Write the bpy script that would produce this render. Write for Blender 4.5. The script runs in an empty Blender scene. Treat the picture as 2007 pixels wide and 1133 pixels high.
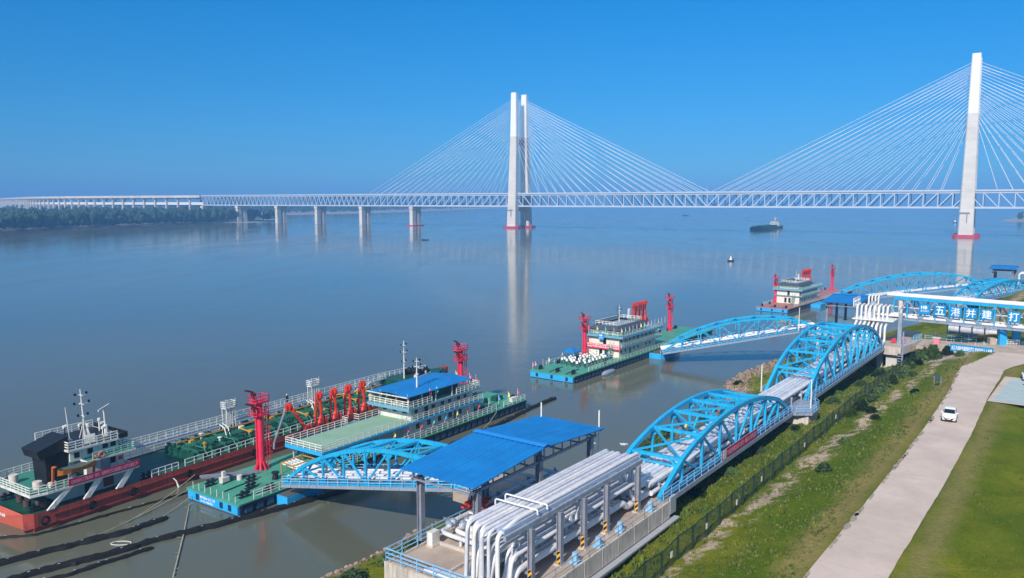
import bpy, bmesh, math, random
import numpy as np
from mathutils import Vector, Matrix
R = math.radians
rnd = random.Random(7)
sc = bpy.context.scene
col = sc.collection

# ------------------------------------------------------------------ camera, sky, sun, exposure
cam_d = bpy.data.cameras.new('camera'); cam = bpy.data.objects.new('camera', cam_d); col.objects.link(cam)
cam.location = (0, 0, 37); cam.rotation_euler = (R(90 - 6.28), 0, 0)
cam_d.sensor_width = 36; cam_d.lens = 27.8; cam_d.clip_start = 1; cam_d.clip_end = 60000
sc.camera = cam
SUN_EL, SUN_AZ = 36.0, 204.5          # azimuth: compass style, clockwise from +Y, where the sun stands
w = bpy.data.worlds.new('World'); sc.world = w; w.use_nodes = True
nt = w.node_tree; bg = nt.nodes['Background']
sky = nt.nodes.new('ShaderNodeTexSky'); sky.sky_type = 'NISHITA'; sky.sun_disc = False
sky.sun_elevation = R(SUN_EL); sky.sun_rotation = R(SUN_AZ); sky.altitude = 50
sky.air_density = 1.0; sky.dust_density = 0.3; sky.ozone_density = 4.0
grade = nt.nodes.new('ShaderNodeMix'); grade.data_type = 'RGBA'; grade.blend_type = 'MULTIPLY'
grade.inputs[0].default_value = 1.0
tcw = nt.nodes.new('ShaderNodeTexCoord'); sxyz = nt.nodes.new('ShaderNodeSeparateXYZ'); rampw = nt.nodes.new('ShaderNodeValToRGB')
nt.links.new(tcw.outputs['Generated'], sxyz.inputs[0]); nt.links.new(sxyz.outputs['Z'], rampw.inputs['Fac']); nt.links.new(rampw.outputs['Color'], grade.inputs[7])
for i_, (p_, c_) in enumerate(((0.0, (0.20, 0.58, 0.95)), (0.06, (0.12, 0.48, 0.84)), (0.13, (0.07, 0.50, 0.85)), (0.25, (0.012, 0.56, 0.95)), (0.42, (0.70, 1.0, 1.05)), (0.62, (2.3, 1.9, 1.45)))):  # overhead stops, out of view, brightened and warmed to add ambient light
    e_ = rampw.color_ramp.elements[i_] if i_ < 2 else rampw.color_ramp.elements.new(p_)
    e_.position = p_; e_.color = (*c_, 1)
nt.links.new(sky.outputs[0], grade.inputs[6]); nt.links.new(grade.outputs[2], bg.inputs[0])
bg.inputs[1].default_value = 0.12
sun_d = bpy.data.lights.new('sun', 'SUN'); sun = bpy.data.objects.new('sun', sun_d); col.objects.link(sun)
sun_d.energy = 5.0; sun_d.angle = R(0.6); sun_d.color = (1.0, 0.93, 0.83)
sd = Vector((math.sin(R(SUN_AZ)) * math.cos(R(SUN_EL)), math.cos(R(SUN_AZ)) * math.cos(R(SUN_EL)), math.sin(R(SUN_EL))))
sun.rotation_euler = sd.to_track_quat('Z', 'Y').to_euler()
vs = sc.view_settings; vs.view_transform = 'Standard'; vs.look = 'None'; vs.exposure = 0.12; vs.gamma = 1.0

# ------------------------------------------------------------------ materials
MATS = {}
def mat(name, c, rough=0.6, metal=0.0, c2=None, scale=1.5, bump=0.0, bscale=8.0, streak=None, lo=0.35, hi=0.7, spec=0.5):
    """principled paint or stone: two tones mixed by noise, optional vertical streaks of dirt and bump"""
    if name in MATS: return MATS[name]
    m = bpy.data.materials.new(name); m.use_nodes = True; n = m.node_tree.nodes; l = m.node_tree.links
    b = n['Principled BSDF']; spec = 0.15 if name == 'black_rubber' else spec; b.inputs['Roughness'].default_value = rough; b.inputs['Metallic'].default_value = metal
    b.inputs['Specular IOR Level'].default_value = spec
    if c2 is None: c2 = tuple(x * 0.8 for x in c)
    tc = n.new('ShaderNodeTexCoord')
    nz = n.new('ShaderNodeTexNoise'); nz.inputs['Scale'].default_value = scale; nz.inputs['Detail'].default_value = 6
    nz.inputs['Roughness'].default_value = 0.65
    l.new(tc.outputs['Object'], nz.inputs['Vector'])
    r = n.new('ShaderNodeValToRGB'); r.color_ramp.elements[0].position = lo; r.color_ramp.elements[1].position = hi
    r.color_ramp.elements[0].color = (*c2, 1); r.color_ramp.elements[1].color = (*c, 1)
    l.new(nz.outputs['Fac'], r.inputs['Fac'])
    out = r.outputs['Color']
    if streak:
        mp = n.new('ShaderNodeMapping'); mp.inputs['Scale'].default_value = (2.2, 2.2, 0.25)
        l.new(tc.outputs['Object'], mp.inputs['Vector'])
        n2 = n.new('ShaderNodeTexNoise'); n2.inputs['Scale'].default_value = 1.6; n2.inputs['Detail'].default_value = 5
        l.new(mp.outputs['Vector'], n2.inputs['Vector'])
        r2 = n.new('ShaderNodeValToRGB'); r2.color_ramp.elements[0].position = 0.5; r2.color_ramp.elements[1].position = 0.72
        r2.color_ramp.elements[0].color = (0, 0, 0, 1); r2.color_ramp.elements[1].color = (0.85, 0.85, 0.85, 1)
        l.new(n2.outputs['Fac'], r2.inputs['Fac'])
        mx = n.new('ShaderNodeMix'); mx.data_type = 'RGBA'
        l.new(r2.outputs['Color'], mx.inputs[0]); l.new(out, mx.inputs[6]); mx.inputs[7].default_value = (*streak, 1)
        out = mx.outputs[2]
    l.new(out, b.inputs['Base Color'])
    if bump:
        n3 = n.new('ShaderNodeTexNoise'); n3.inputs['Scale'].default_value = bscale; n3.inputs['Detail'].default_value = 4
        l.new(tc.outputs['Object'], n3.inputs['Vector'])
        bp = n.new('ShaderNodeBump'); bp.inputs['Strength'].default_value = bump; bp.inputs['Distance'].default_value = 0.1
        l.new(n3.outputs['Fac'], bp.inputs['Height']); l.new(bp.outputs['Normal'], b.inputs['Normal'])
    MATS[name] = m
    return m
M = {}
M['blue'] = mat('truss_blue_paint', (0.014, 0.42, 0.72), 0.42, c2=(0.01, 0.34, 0.62), scale=0.8, streak=(0.03, 0.22, 0.42))
M['roof'] = mat('blue_roof_sheet', (0.0, 0.205, 0.56), 0.62, c2=(0.0, 0.155, 0.45), scale=0.45, bump=0.1, bscale=2)
M['steel'] = mat('grey_steel', (0.27, 0.28, 0.33), 0.5, 0.0, c2=(0.19, 0.20, 0.25))
M['ltsteel'] = mat('pale_steel', (0.36, 0.42, 0.52), 0.45, 0.2, c2=(0.28, 0.33, 0.42), streak=(0.2, 0.2, 0.22))
M['pipe'] = mat('pipe_cladding', (0.84, 0.83, 0.87), 0.30, 0.2, c2=(0.60, 0.60, 0.66), scale=0.9, bump=0.15, bscale=3)
M['pipew'] = mat('white_pipe', (0.80, 0.78, 0.78), 0.45, 0.0, c2=(0.64, 0.62, 0.62), scale=1.2)
M['white'] = mat('white_paint', (0.80, 0.80, 0.78), 0.45, c2=(0.62, 0.62, 0.58), scale=1.0, streak=(0.42, 0.36, 0.28))
M['rail'] = mat('rail_paint', (0.80, 0.80, 0.74), 0.5, c2=(0.7, 0.7, 0.62))
M['railb'] = mat('pale_blue_rail', (0.30, 0.55, 0.78), 0.5, c2=(0.2, 0.42, 0.66))
M['cream'] = mat('cream_wall', (0.80, 0.72, 0.62), 0.6, c2=(0.72, 0.64, 0.54), scale=0.7)
M['conc'] = mat('concrete', (0.66, 0.58, 0.51), 0.85, c2=(0.46, 0.40, 0.35), scale=0.6, bump=0.3, bscale=6, streak=(0.30, 0.26, 0.22))
M['floor'] = mat('platform_concrete', (0.52, 0.42, 0.35), 0.9, c2=(0.34, 0.27, 0.22), scale=0.35, bump=0.2, bscale=9)
M['tower'] = mat('tower_concrete', (0.70, 0.65, 0.60), 0.7, c2=(0.54, 0.50, 0.47), scale=0.05)
M['towerw'] = mat('tower_white', (0.82, 0.81, 0.80), 0.6, c2=(0.76, 0.75, 0.74), scale=0.03)
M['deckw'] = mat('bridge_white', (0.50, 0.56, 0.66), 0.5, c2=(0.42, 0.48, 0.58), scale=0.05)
M['deckb'] = mat('bridge_shade_steel', (0.34, 0.46, 0.62), 0.5, c2=(0.28, 0.4, 0.56), scale=0.05)  # darker, bluer bridge white for far truss and lower deck, shade put into colour
M['cable'] = mat('stay_cable', (0.85, 0.87, 0.9), 0.4)
M['red'] = mat('signal_red', (0.80, 0.028, 0.075), 0.45, c2=(0.62, 0.02, 0.06), scale=0.8)
M['orange'] = mat('arm_red', (0.72, 0.045, 0.015), 0.45, c2=(0.42, 0.02, 0.012), scale=1.2)
M['dkred'] = mat('arm_dark_red', (0.25, 0.015, 0.015), 0.5, c2=(0.12, 0.01, 0.01), scale=1.0)
M['green'] = mat('deck_green', (0.07, 0.33, 0.225), 0.6, c2=(0.05, 0.24, 0.165), scale=0.5, streak=None)
M['ltgreen'] = mat('pale_green_deck', (0.27, 0.44, 0.32), 0.7, c2=(0.21, 0.36, 0.27), scale=0.4)
M['dkgreen'] = mat('tanker_green', (0.008, 0.10, 0.065), 0.5, c2=(0.004, 0.045, 0.03), scale=0.5)
M['hullred'] = mat('hull_red', (0.50, 0.075, 0.05), 0.6, c2=(0.30, 0.045, 0.034), scale=0.5, streak=(0.10, 0.045, 0.03))
M['transom'] = mat('transom_sunlit_red', (0.62, 0.13, 0.085), 0.6, c2=(0.5, 0.1, 0.065), scale=0.8)  # lighter hull red for the stern, sunlight put into the colour
M['hullblue'] = mat('hull_blue', (0.03, 0.40, 0.80), 0.45, c2=(0.02, 0.32, 0.68), scale=0.5)
M['navy'] = mat('hull_navy', (0.012, 0.045, 0.11), 0.5, c2=(0.008, 0.025, 0.06))
M['teal'] = mat('deck_edge_teal', (0.17, 0.38, 0.50), 0.5, c2=(0.13, 0.31, 0.42))
M['black'] = mat('black_paint', (0.012, 0.013, 0.018), 0.45, c2=(0.006, 0.006, 0.009))
M['rubber'] = mat('black_rubber', (0.010, 0.010, 0.010), 0.6, c2=(0.018, 0.017, 0.016), bump=0.4)
M['yellow'] = mat('yellow_paint', (0.62, 0.33, 0.02), 0.5, c2=(0.45, 0.22, 0.02))
M['lifeorange'] = mat('boat_orange', (0.55, 0.16, 0.01), 0.5, c2=(0.4, 0.1, 0.01))
M['glass'] = mat('dark_glass', (0.015, 0.022, 0.035), 0.12, c2=(0.01, 0.015, 0.025))
M['slate'] = mat('slate_roof', (0.055, 0.08, 0.12), 0.6, c2=(0.04, 0.06, 0.09))
M['carwhite'] = mat('car_paint', (0.82, 0.82, 0.82), 0.22, c2=(0.78, 0.78, 0.78))
M['rope'] = mat('rope', (0.42, 0.38, 0.28), 0.9, c2=(0.3, 0.26, 0.2))
M['banner'] = mat('banner_crimson', (0.45, 0.008, 0.06), 0.7, c2=(0.38, 0.006, 0.05))
M['panel'] = mat('panel_blue', (0.0, 0.25, 0.55), 0.5, c2=(0.0, 0.22, 0.50))
M['lettering'] = mat('white_lettering', (0.85, 0.86, 0.88), 0.6, c2=(0.82, 0.83, 0.86))
M['pinkletter'] = mat('faded_pink_lettering', (0.80, 0.35, 0.45), 0.6, c2=(0.7, 0.28, 0.38))
M['fence'] = mat('fence_green', (0.012, 0.05, 0.035), 0.6, c2=(0.008, 0.03, 0.022))
M['leaf'] = mat('leaf', (0.075, 0.13, 0.02), 0.7, c2=(0.03, 0.07, 0.012), scale=2.5)
M['leafd'] = mat('dark_leaf', (0.035, 0.075, 0.014), 0.7, c2=(0.015, 0.035, 0.008), scale=2.5)
M['fartree'] = mat('far_tree', (0.022, 0.06, 0.03), 0.8, c2=(0.008, 0.028, 0.018), scale=0.06, lo=0.4, hi=0.62)
M['bark'] = mat('bark', (0.10, 0.07, 0.045), 0.9)
M['skin'] = mat('skin', (0.5, 0.28, 0.18), 0.6)
M['shirt'] = mat('white_shirt', (0.82, 0.83, 0.86), 0.8, c2=(0.76, 0.78, 0.82))
M['cloth'] = mat('dark_trousers', (0.02, 0.022, 0.04), 0.8)
M['hair'] = mat('black_hair', (0.01, 0.009, 0.008), 0.6)
M['padteal'] = mat('parking_pad_paint', (0.42, 0.50, 0.48), 0.8, c2=(0.34, 0.43, 0.42), scale=0.5)
M['rock'] = mat('bank_rock', (0.40, 0.29, 0.22), 0.9, c2=(0.2, 0.14, 0.10), scale=1.2, bump=0.5)
M['sand'] = mat('mudflat', (0.36, 0.31, 0.27), 0.9, c2=(0.26, 0.23, 0.2), scale=0.02)
M['hatch'] = None
def hazard():
    m = bpy.data.materials.new('hazard_stripes'); m.use_nodes = True; n = m.node_tree.nodes; l = m.node_tree.links
    tc = n.new('ShaderNodeTexCoord'); wv = n.new('ShaderNodeTexWave'); wv.inputs['Scale'].default_value = 1.3
    wv.wave_type = 'BANDS'; wv.bands_direction = 'DIAGONAL'
    r = n.new('ShaderNodeValToRGB'); r.color_ramp.interpolation = 'CONSTANT'
    r.color_ramp.elements[0].color = (0.01, 0.01, 0.01, 1); r.color_ramp.elements[1].position = 0.5; r.color_ramp.elements[1].color = (0.75, 0.38, 0.01, 1)
    l.new(tc.outputs['Object'], wv.inputs['Vector']); l.new(wv.outputs['Fac'], r.inputs['Fac']); l.new(r.outputs['Color'], n['Principled BSDF'].inputs['Base Color'])
    return m
M['hazard'] = hazard()
def overlay_lines(m, axis, pitch, width, dark, cracks=None):
    n = m.node_tree.nodes; l = m.node_tree.links; b = n['Principled BSDF']; src = b.inputs['Base Color'].links[0].from_socket
    tc = n.new('ShaderNodeTexCoord'); sp = n.new('ShaderNodeSeparateXYZ'); l.new(tc.outputs['Object'], sp.inputs[0])
    dv = n.new('ShaderNodeMath'); dv.operation = 'DIVIDE'; l.new(sp.outputs[axis], dv.inputs[0]); dv.inputs[1].default_value = pitch
    fr = n.new('ShaderNodeMath'); fr.operation = 'FRACT'; l.new(dv.outputs[0], fr.inputs[0])
    lt = n.new('ShaderNodeMath'); lt.operation = 'LESS_THAN'; l.new(fr.outputs[0], lt.inputs[0]); lt.inputs[1].default_value = width / pitch
    fac = lt.outputs[0]
    if cracks:
        nz = n.new('ShaderNodeTexNoise'); nz.inputs['Scale'].default_value = 0.8; l.new(tc.outputs['Object'], nz.inputs['Vector'])
        mx0 = n.new('ShaderNodeMix'); mx0.data_type = 'RGBA'; mx0.inputs[0].default_value = 0.25; l.new(tc.outputs['Object'], mx0.inputs[6]); l.new(nz.outputs['Color'], mx0.inputs[7])
        vo = n.new('ShaderNodeTexVoronoi'); vo.feature = 'DISTANCE_TO_EDGE'; vo.inputs['Scale'].default_value = cracks; l.new(mx0.outputs[2], vo.inputs['Vector'])
        c = n.new('ShaderNodeMath'); c.operation = 'LESS_THAN'; l.new(vo.outputs['Distance'], c.inputs[0]); c.inputs[1].default_value = 0.006
        a = n.new('ShaderNodeMath'); a.operation = 'MAXIMUM'; l.new(fac, a.inputs[0]); l.new(c.outputs[0], a.inputs[1]); fac = a.outputs[0]
    ml = n.new('ShaderNodeMath'); ml.operation = 'MULTIPLY'; l.new(fac, ml.inputs[0]); ml.inputs[1].default_value = dark
    mx = n.new('ShaderNodeMix'); mx.data_type = 'RGBA'; mx.blend_type = 'MULTIPLY'; l.new(ml.outputs[0], mx.inputs[0]); l.new(src, mx.inputs[6]); mx.inputs[7].default_value = (0.25, 0.24, 0.24, 1)
    l.new(mx.outputs[2], b.inputs['Base Color'])
overlay_lines(M['pipe'], 0, 1.15, 0.05, 0.3); overlay_lines(M['pipew'], 0, 2.3, 0.05, 0.25); overlay_lines(M['roof'], 1, 1.2, 0.07, 0.25); overlay_lines(M['tower'], 2, 6.0, 0.5, 0.12)
def plain(name, c, rough=0.6): return mat(name, c, rough, c2=tuple(x * 0.85 for x in c))

# ------------------------------------------------------------------ mesh helper
class MB:
    def __init__(s): s.v = []; s.f = []; s.mi = []; s.cur = 0
    def add(s, vs_, fs):
        o = len(s.v); s.v += [tuple(p) for p in vs_]; s.f += [tuple(i + o for i in f) for f in fs]; s.mi += [s.cur] * len(fs); return s
    def box(s, x0, x1, y0, y1, z0, z1):
        return s.add([(x0,y0,z0),(x1,y0,z0),(x1,y1,z0),(x0,y1,z0),(x0,y0,z1),(x1,y0,z1),(x1,y1,z1),(x0,y1,z1)],
                     [(0,3,2,1),(4,5,6,7),(0,1,5,4),(1,2,6,5),(2,3,7,6),(3,0,4,7)])
    def bar(s, p, q, w_=0.2, h=None):
        h = h or w_; p = Vector(p); q = Vector(q); d = q - p
        if d.length < 1e-5: return s
        d.normalize(); up = Vector((0, 0, 1))
        if abs(d.z) > 0.95: up = Vector((1, 0, 0))
        a = d.cross(up).normalized() * w_ / 2; b = a.cross(d).normalized() * h / 2
        vs_ = [p-a-b, p+a-b, p+a+b, p-a+b, q-a-b, q+a-b, q+a+b, q-a+b]
        return s.add(vs_, [(0,1,2,3),(7,6,5,4),(0,4,5,1),(1,5,6,2),(2,6,7,3),(3,7,4,0)])
    def tube(s, pts, r, n=8, cap=True, rb=0.0):
        pts = [Vector(p) for p in pts]
        if rb > 0 and len(pts) > 2:                       # rounded bends
            q = [pts[0]]
            for i in range(1, len(pts) - 1):
                a = (pts[i-1] - pts[i]); b = (pts[i+1] - pts[i]); k = min(rb, a.length * 0.45, b.length * 0.45)
                p0 = pts[i] + a.normalized() * k; p1 = pts[i] + b.normalized() * k
                for t in (0, 0.25, 0.5, 0.75, 1): q.append(p0.lerp(pts[i], t).lerp(pts[i].lerp(p1, t), t))
            q.append(pts[-1]); pts = q
        rs = r if isinstance(r, (list, tuple)) else [r] * len(pts)
        if len(rs) != len(pts): rs = [rs[0]] * len(pts)
        vs_, fs = [], []; prev = None
        for i, p in enumerate(pts):
            d = (pts[min(i+1, len(pts)-1)] - pts[max(i-1, 0)])
            d = d.normalized() if d.length > 1e-6 else Vector((0,0,1))
            if prev is None:
                up = Vector((0,0,1)) if abs(d.z) < 0.9 else Vector((1,0,0)); a = d.cross(up).normalized()
            else:
                a = (prev - d * prev.dot(d)); a = a.normalized() if a.length > 1e-6 else d.orthogonal().normalized()
            prev = a; b = d.cross(a)
            for k in range(n):
                t = 2 * math.pi * k / n; vs_.append(p + (a * math.cos(t) + b * math.sin(t)) * rs[i])
        for i in range(len(pts) - 1):
            for k in range(n):
                k2 = (k + 1) % n; fs.append((i*n+k, i*n+k2, (i+1)*n+k2, (i+1)*n+k))
        if cap: fs.append(tuple(range(n-1, -1, -1))); fs.append(tuple((len(pts)-1)*n + k for k in range(n)))
        return s.add(vs_, fs)
    def cyl(s, x, y, z0, z1, r, n=12, r1=None):
        return s.tube([(x,y,z0),(x,y,z1)], [r, r if r1 is None else r1], n)
    def prism(s, poly, z0, z1):
        n = len(poly); vs_ = [(x,y,z0) for x,y in poly] + [(x,y,z1) for x,y in poly]
        return s.add(vs_, [tuple(range(n-1,-1,-1)), tuple(range(n,2*n))] + [(i,(i+1)%n,n+(i+1)%n,n+i) for i in range(n)])
    def rail(s, pts, h=1.0, rows=3, step=1.5, r=0.035):
        pts = [Vector(p) for p in pts]
        for a, b in zip(pts, pts[1:]):
            L = (b - a).length; n = max(1, round(L / step))
            for i in range(n + 1):
                p = a.lerp(b, i / n); s.bar(p, p + Vector((0,0,h)), 2*r, 2*r)
            for k in range(rows):
                z = Vector((0,0,h*(k+1)/rows)); s.bar(a+z, b+z, 1.8*r, 1.8*r)
        return s
    def build(s, name, m, parent=None, smooth=False, label=None, loc=None, rz=None, cat=None, group=None, kind=None):
        me = bpy.data.meshes.new(name); me.from_pydata(s.v, [], s.f); 
        for mm in (m if isinstance(m, (list, tuple)) else [m]): me.materials.append(mm)
        if any(s.mi): me.polygons.foreach_set('material_index', s.mi)
        if smooth: me.polygons.foreach_set('use_smooth', [True] * len(me.polygons))
        bm = bmesh.new(); bm.from_mesh(me); bmesh.ops.recalc_face_normals(bm, faces=bm.faces); bm.to_mesh(me); bm.free()
        if smooth and smooth != 'all':
            try: me.set_sharp_from_angle(angle=R(40))
            except Exception: pass
        o = bpy.data.objects.new(name, me); col.objects.link(o)
        if parent is not None: o.parent = parent
        if loc is not None: o.location = loc
        if rz is not None: o.rotation_euler = (0, 0, rz)
        tag(o, label, cat, group, kind)
        return o
def tag(o, label=None, cat=None, group=None, kind=None):
    for k, v in (('label', label), ('category', cat), ('group', group), ('kind', kind)):
        if v: o[k] = v
    return o
def thing(name, label, cat, loc=(0,0,0), rz=0.0, group=None):
    o = bpy.data.objects.new(name, None); col.objects.link(o); o.location = loc; o.rotation_euler = (0,0,rz); o.empty_display_size = 0.5
    return tag(o, label, cat, group)
KIDS = {}
def copy_tree(o, loc, rz=None, label=None):
    kids = {}
    for x in list(col.objects):
        if x.parent is not None: kids.setdefault(x.parent.name, []).append(x)
    def cp(a, par):
        c = a.copy(); col.objects.link(c)
        if par is not None: c.parent = par
        for k in kids.get(a.name, []): cp(k, c)
        return c
    r = cp(o, None); r.location = loc
    if rz is not None: r.rotation_euler = (0, 0, rz)
    if label: r['label'] = label
    return r
def text(body, origin, xdir, updir, size, m, parent, name='lettering', width=None, bold=0.0, extr=0.02, align='LEFT'):
    cu = bpy.data.curves.new(name, 'FONT'); cu.body = body; cu.size = 1.0; cu.extrude = 0.01; cu.offset = bold
    cu.resolution_u = 2
    t = bpy.data.objects.new(name, cu); col.objects.link(t); dg = bpy.context.evaluated_depsgraph_get(); dg.update()
    me = bpy.data.meshes.new_from_object(t.evaluated_get(dg)); bpy.data.objects.remove(t)
    xs = [v.co.x for v in me.vertices]; ys = [v.co.y for v in me.vertices]
    if not xs: return None
    x0, x1, y0, y1 = min(xs), max(xs), min(ys), max(ys)
    X = Vector(xdir).normalized(); U_ = Vector(updir).normalized(); N = X.cross(U_)
    sy = size / (y1 - y0); sx = (width / (x1 - x0)) if width else sy
    for v in me.vertices:
        a, b, c = v.co; v.co = Vector(origin) + X * (a - x0) * sx + U_ * (b - y0) * sy + N * (c + 0.01) * extr * 50
    me.materials.clear(); me.materials.append(m)
    o = bpy.data.objects.new(name, me); col.objects.link(o); o.parent = parent
    return o

# trestle frame: s runs along the pipe trestle away from the camera, w runs towards the river
TO = Vector((14.0, 71.5, 0)); TA = math.atan2(0.807, 0.59)
td = Vector((math.cos(TA), math.sin(TA), 0)); tw = Vector((-math.sin(TA), math.cos(TA), 0))
def W(s, w_, z=0.0): return TO + td * s + tw * w_ + Vector((0, 0, z))

# ------------------------------------------------------------------ water
def water():
    m = bpy.data.materials.new('river_water'); m.use_nodes = True; n = m.node_tree.nodes; l = m.node_tree.links
    b = n['Principled BSDF']; b.inputs['Base Color'].default_value = (0.105, 0.092, 0.062, 1)
    b.inputs['Roughness'].default_value = 0.09; b.inputs['IOR'].default_value = 1.33
    tc = n.new('ShaderNodeTexCoord')
    mp = n.new('ShaderNodeMapping'); mp.inputs['Scale'].default_value = (1, 1, 1); l.new(tc.outputs['Object'], mp.inputs['Vector'])
    n0 = n.new('ShaderNodeTexNoise'); n0.inputs['Scale'].default_value = 0.006; n0.inputs['Detail'].default_value = 6
    l.new(mp.outputs['Vector'], n0.inputs['Vector'])
    r0 = n.new('ShaderNodeValToRGB'); r0.color_ramp.elements[0].position = 0.35; r0.color_ramp.elements[1].position = 0.68
    r0.color_ramp.elements[0].color = (0.098, 0.108, 0.084, 1); r0.color_ramp.elements[1].color = (0.132, 0.128, 0.080, 1)
    l.new(n0.outputs['Fac'], r0.inputs['Fac']); l.new(r0.outputs['Color'], b.inputs['Base Color'])
    r1 = n.new('ShaderNodeMapRange'); r1.inputs['From Min'].default_value = 0.35; r1.inputs['From Max'].default_value = 0.65
    r1.inputs['To Min'].default_value = 0.05; r1.inputs['To Max'].default_value = 0.15
    mps = n.new('ShaderNodeMapping'); mps.inputs['Scale'].default_value = (0.035, 0.009, 1); mps.inputs['Rotation'].default_value = (0, 0, 0.9); l.new(tc.outputs['Object'], mps.inputs['Vector'])
    ns = n.new('ShaderNodeTexNoise'); ns.inputs['Scale'].default_value = 1; ns.inputs['Detail'].default_value = 7; ns.inputs['Roughness'].default_value = 0.65; ns.inputs['Distortion'].default_value = 0.6; l.new(mps.outputs['Vector'], ns.inputs['Vector'])
    l.new(ns.outputs['Fac'], r1.inputs['Value']); l.new(r1.outputs['Result'], b.inputs['Roughness'])
    n1 = n.new('ShaderNodeTexNoise'); n1.inputs['Scale'].default_value = 0.9; n1.inputs['Detail'].default_value = 5; n1.inputs['Roughness'].default_value = 0.6
    l.new(mp.outputs['Vector'], n1.inputs['Vector'])
    bp = n.new('ShaderNodeBump'); bp.inputs['Strength'].default_value = 0.12; bp.inputs['Distance'].default_value = 0.12
    l.new(n1.outputs['Fac'], bp.inputs['Height'])
    n2 = n.new('ShaderNodeTexNoise'); n2.inputs['Scale'].default_value = 0.12; n2.inputs['Detail'].default_value = 3
    l.new(mp.outputs['Vector'], n2.inputs['Vector'])
    bp2 = n.new('ShaderNodeBump'); bp2.inputs['Strength'].default_value = 0.10; bp2.inputs['Distance'].default_value = 0.4
    l.new(n2.outputs['Fac'], bp2.inputs['Height']); l.new(bp.outputs['Normal'], bp2.inputs['Normal']); l.new(bp2.outputs['Normal'], b.inputs['Normal'])
    k = MB(); S = 11000
    k.add([(-S,-500,0),(S,-500,0),(S,S,0),(-S,S,0)], [(0,1,2,3)])
    k.build('river_water', m, kind='structure', label='wide calm grey blue river')
water()

# ------------------------------------------------------------------ near bank
def lerpt(tab, x):
    if x <= tab[0][0]: return tab[0][1]
    for (a, b), (c, d) in zip(tab, tab[1:]):
        if x <= c: return b + (d - b) * (x - a) / (c - a)
    return tab[-1][1]
SHORE = [(-60,29.5),(-12,28),(4,28),(14,24.5),(40,21.5),(70,21),(80,23.5),(88,28),(115,28),(131,26),(150,21),(170,16),(200,9),(240,3),(300,-15),(420,-22),(600,-90),(900,-400)]
PROF = [(-60,-4),(-1,-0.6),(0,-0.15)]
def hgt(s, e):
    ws = lerpt(SHORE, s)
    if e < -ws: return max(-4, (e + ws) * 0.35) - 0.1
    B0 = 6.7 if s < 58 else max(4.7, 6.7 - (s - 58) * 0.05)
    if e < 0:
        if ws < 1: base = B0
        else:
            p = (e + ws) / ws; base = B0 * p ** (0.70 if s < 20 else 0.9)
    elif ws <= 0: base = B0 * min(1, (e + ws) / 22.0)
    elif e < 15.6: base = B0 + e * (9.9 - B0) / 15.6
    elif e < 22: base = 9.9
    else: base = 9.9 - min(1.2, (e - 22) * 0.04)
    if s > 260 and e >= 0: base = min(base, 5 + (e + ws) * 0.1) if ws < 0 else base
    nz = 0.0
    if e < 15 or e > 22.5:
        nz = 0.16 * math.sin(s * 0.9 + 1.3 * math.sin(e * 0.7)) * math.cos(e * 1.1 + s * 0.23) + 0.10 * math.sin(s * 2.3 + e * 1.7) * math.sin(e * 2.9 - s * 0.8)
        nz += 0.22 * math.sin(s * 0.31 + 2) * math.sin(e * 0.43 + 1)
        k = min(1, (15 - e) / 2) if e < 15 else min(1, (e - 22.5) / 2)
        nz *= k
        if 80 < s < 118 and e < -16: nz += 0.35 * math.sin(s * 1.7 + e) * math.sin(e * 2.1)
    return base + nz
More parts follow.
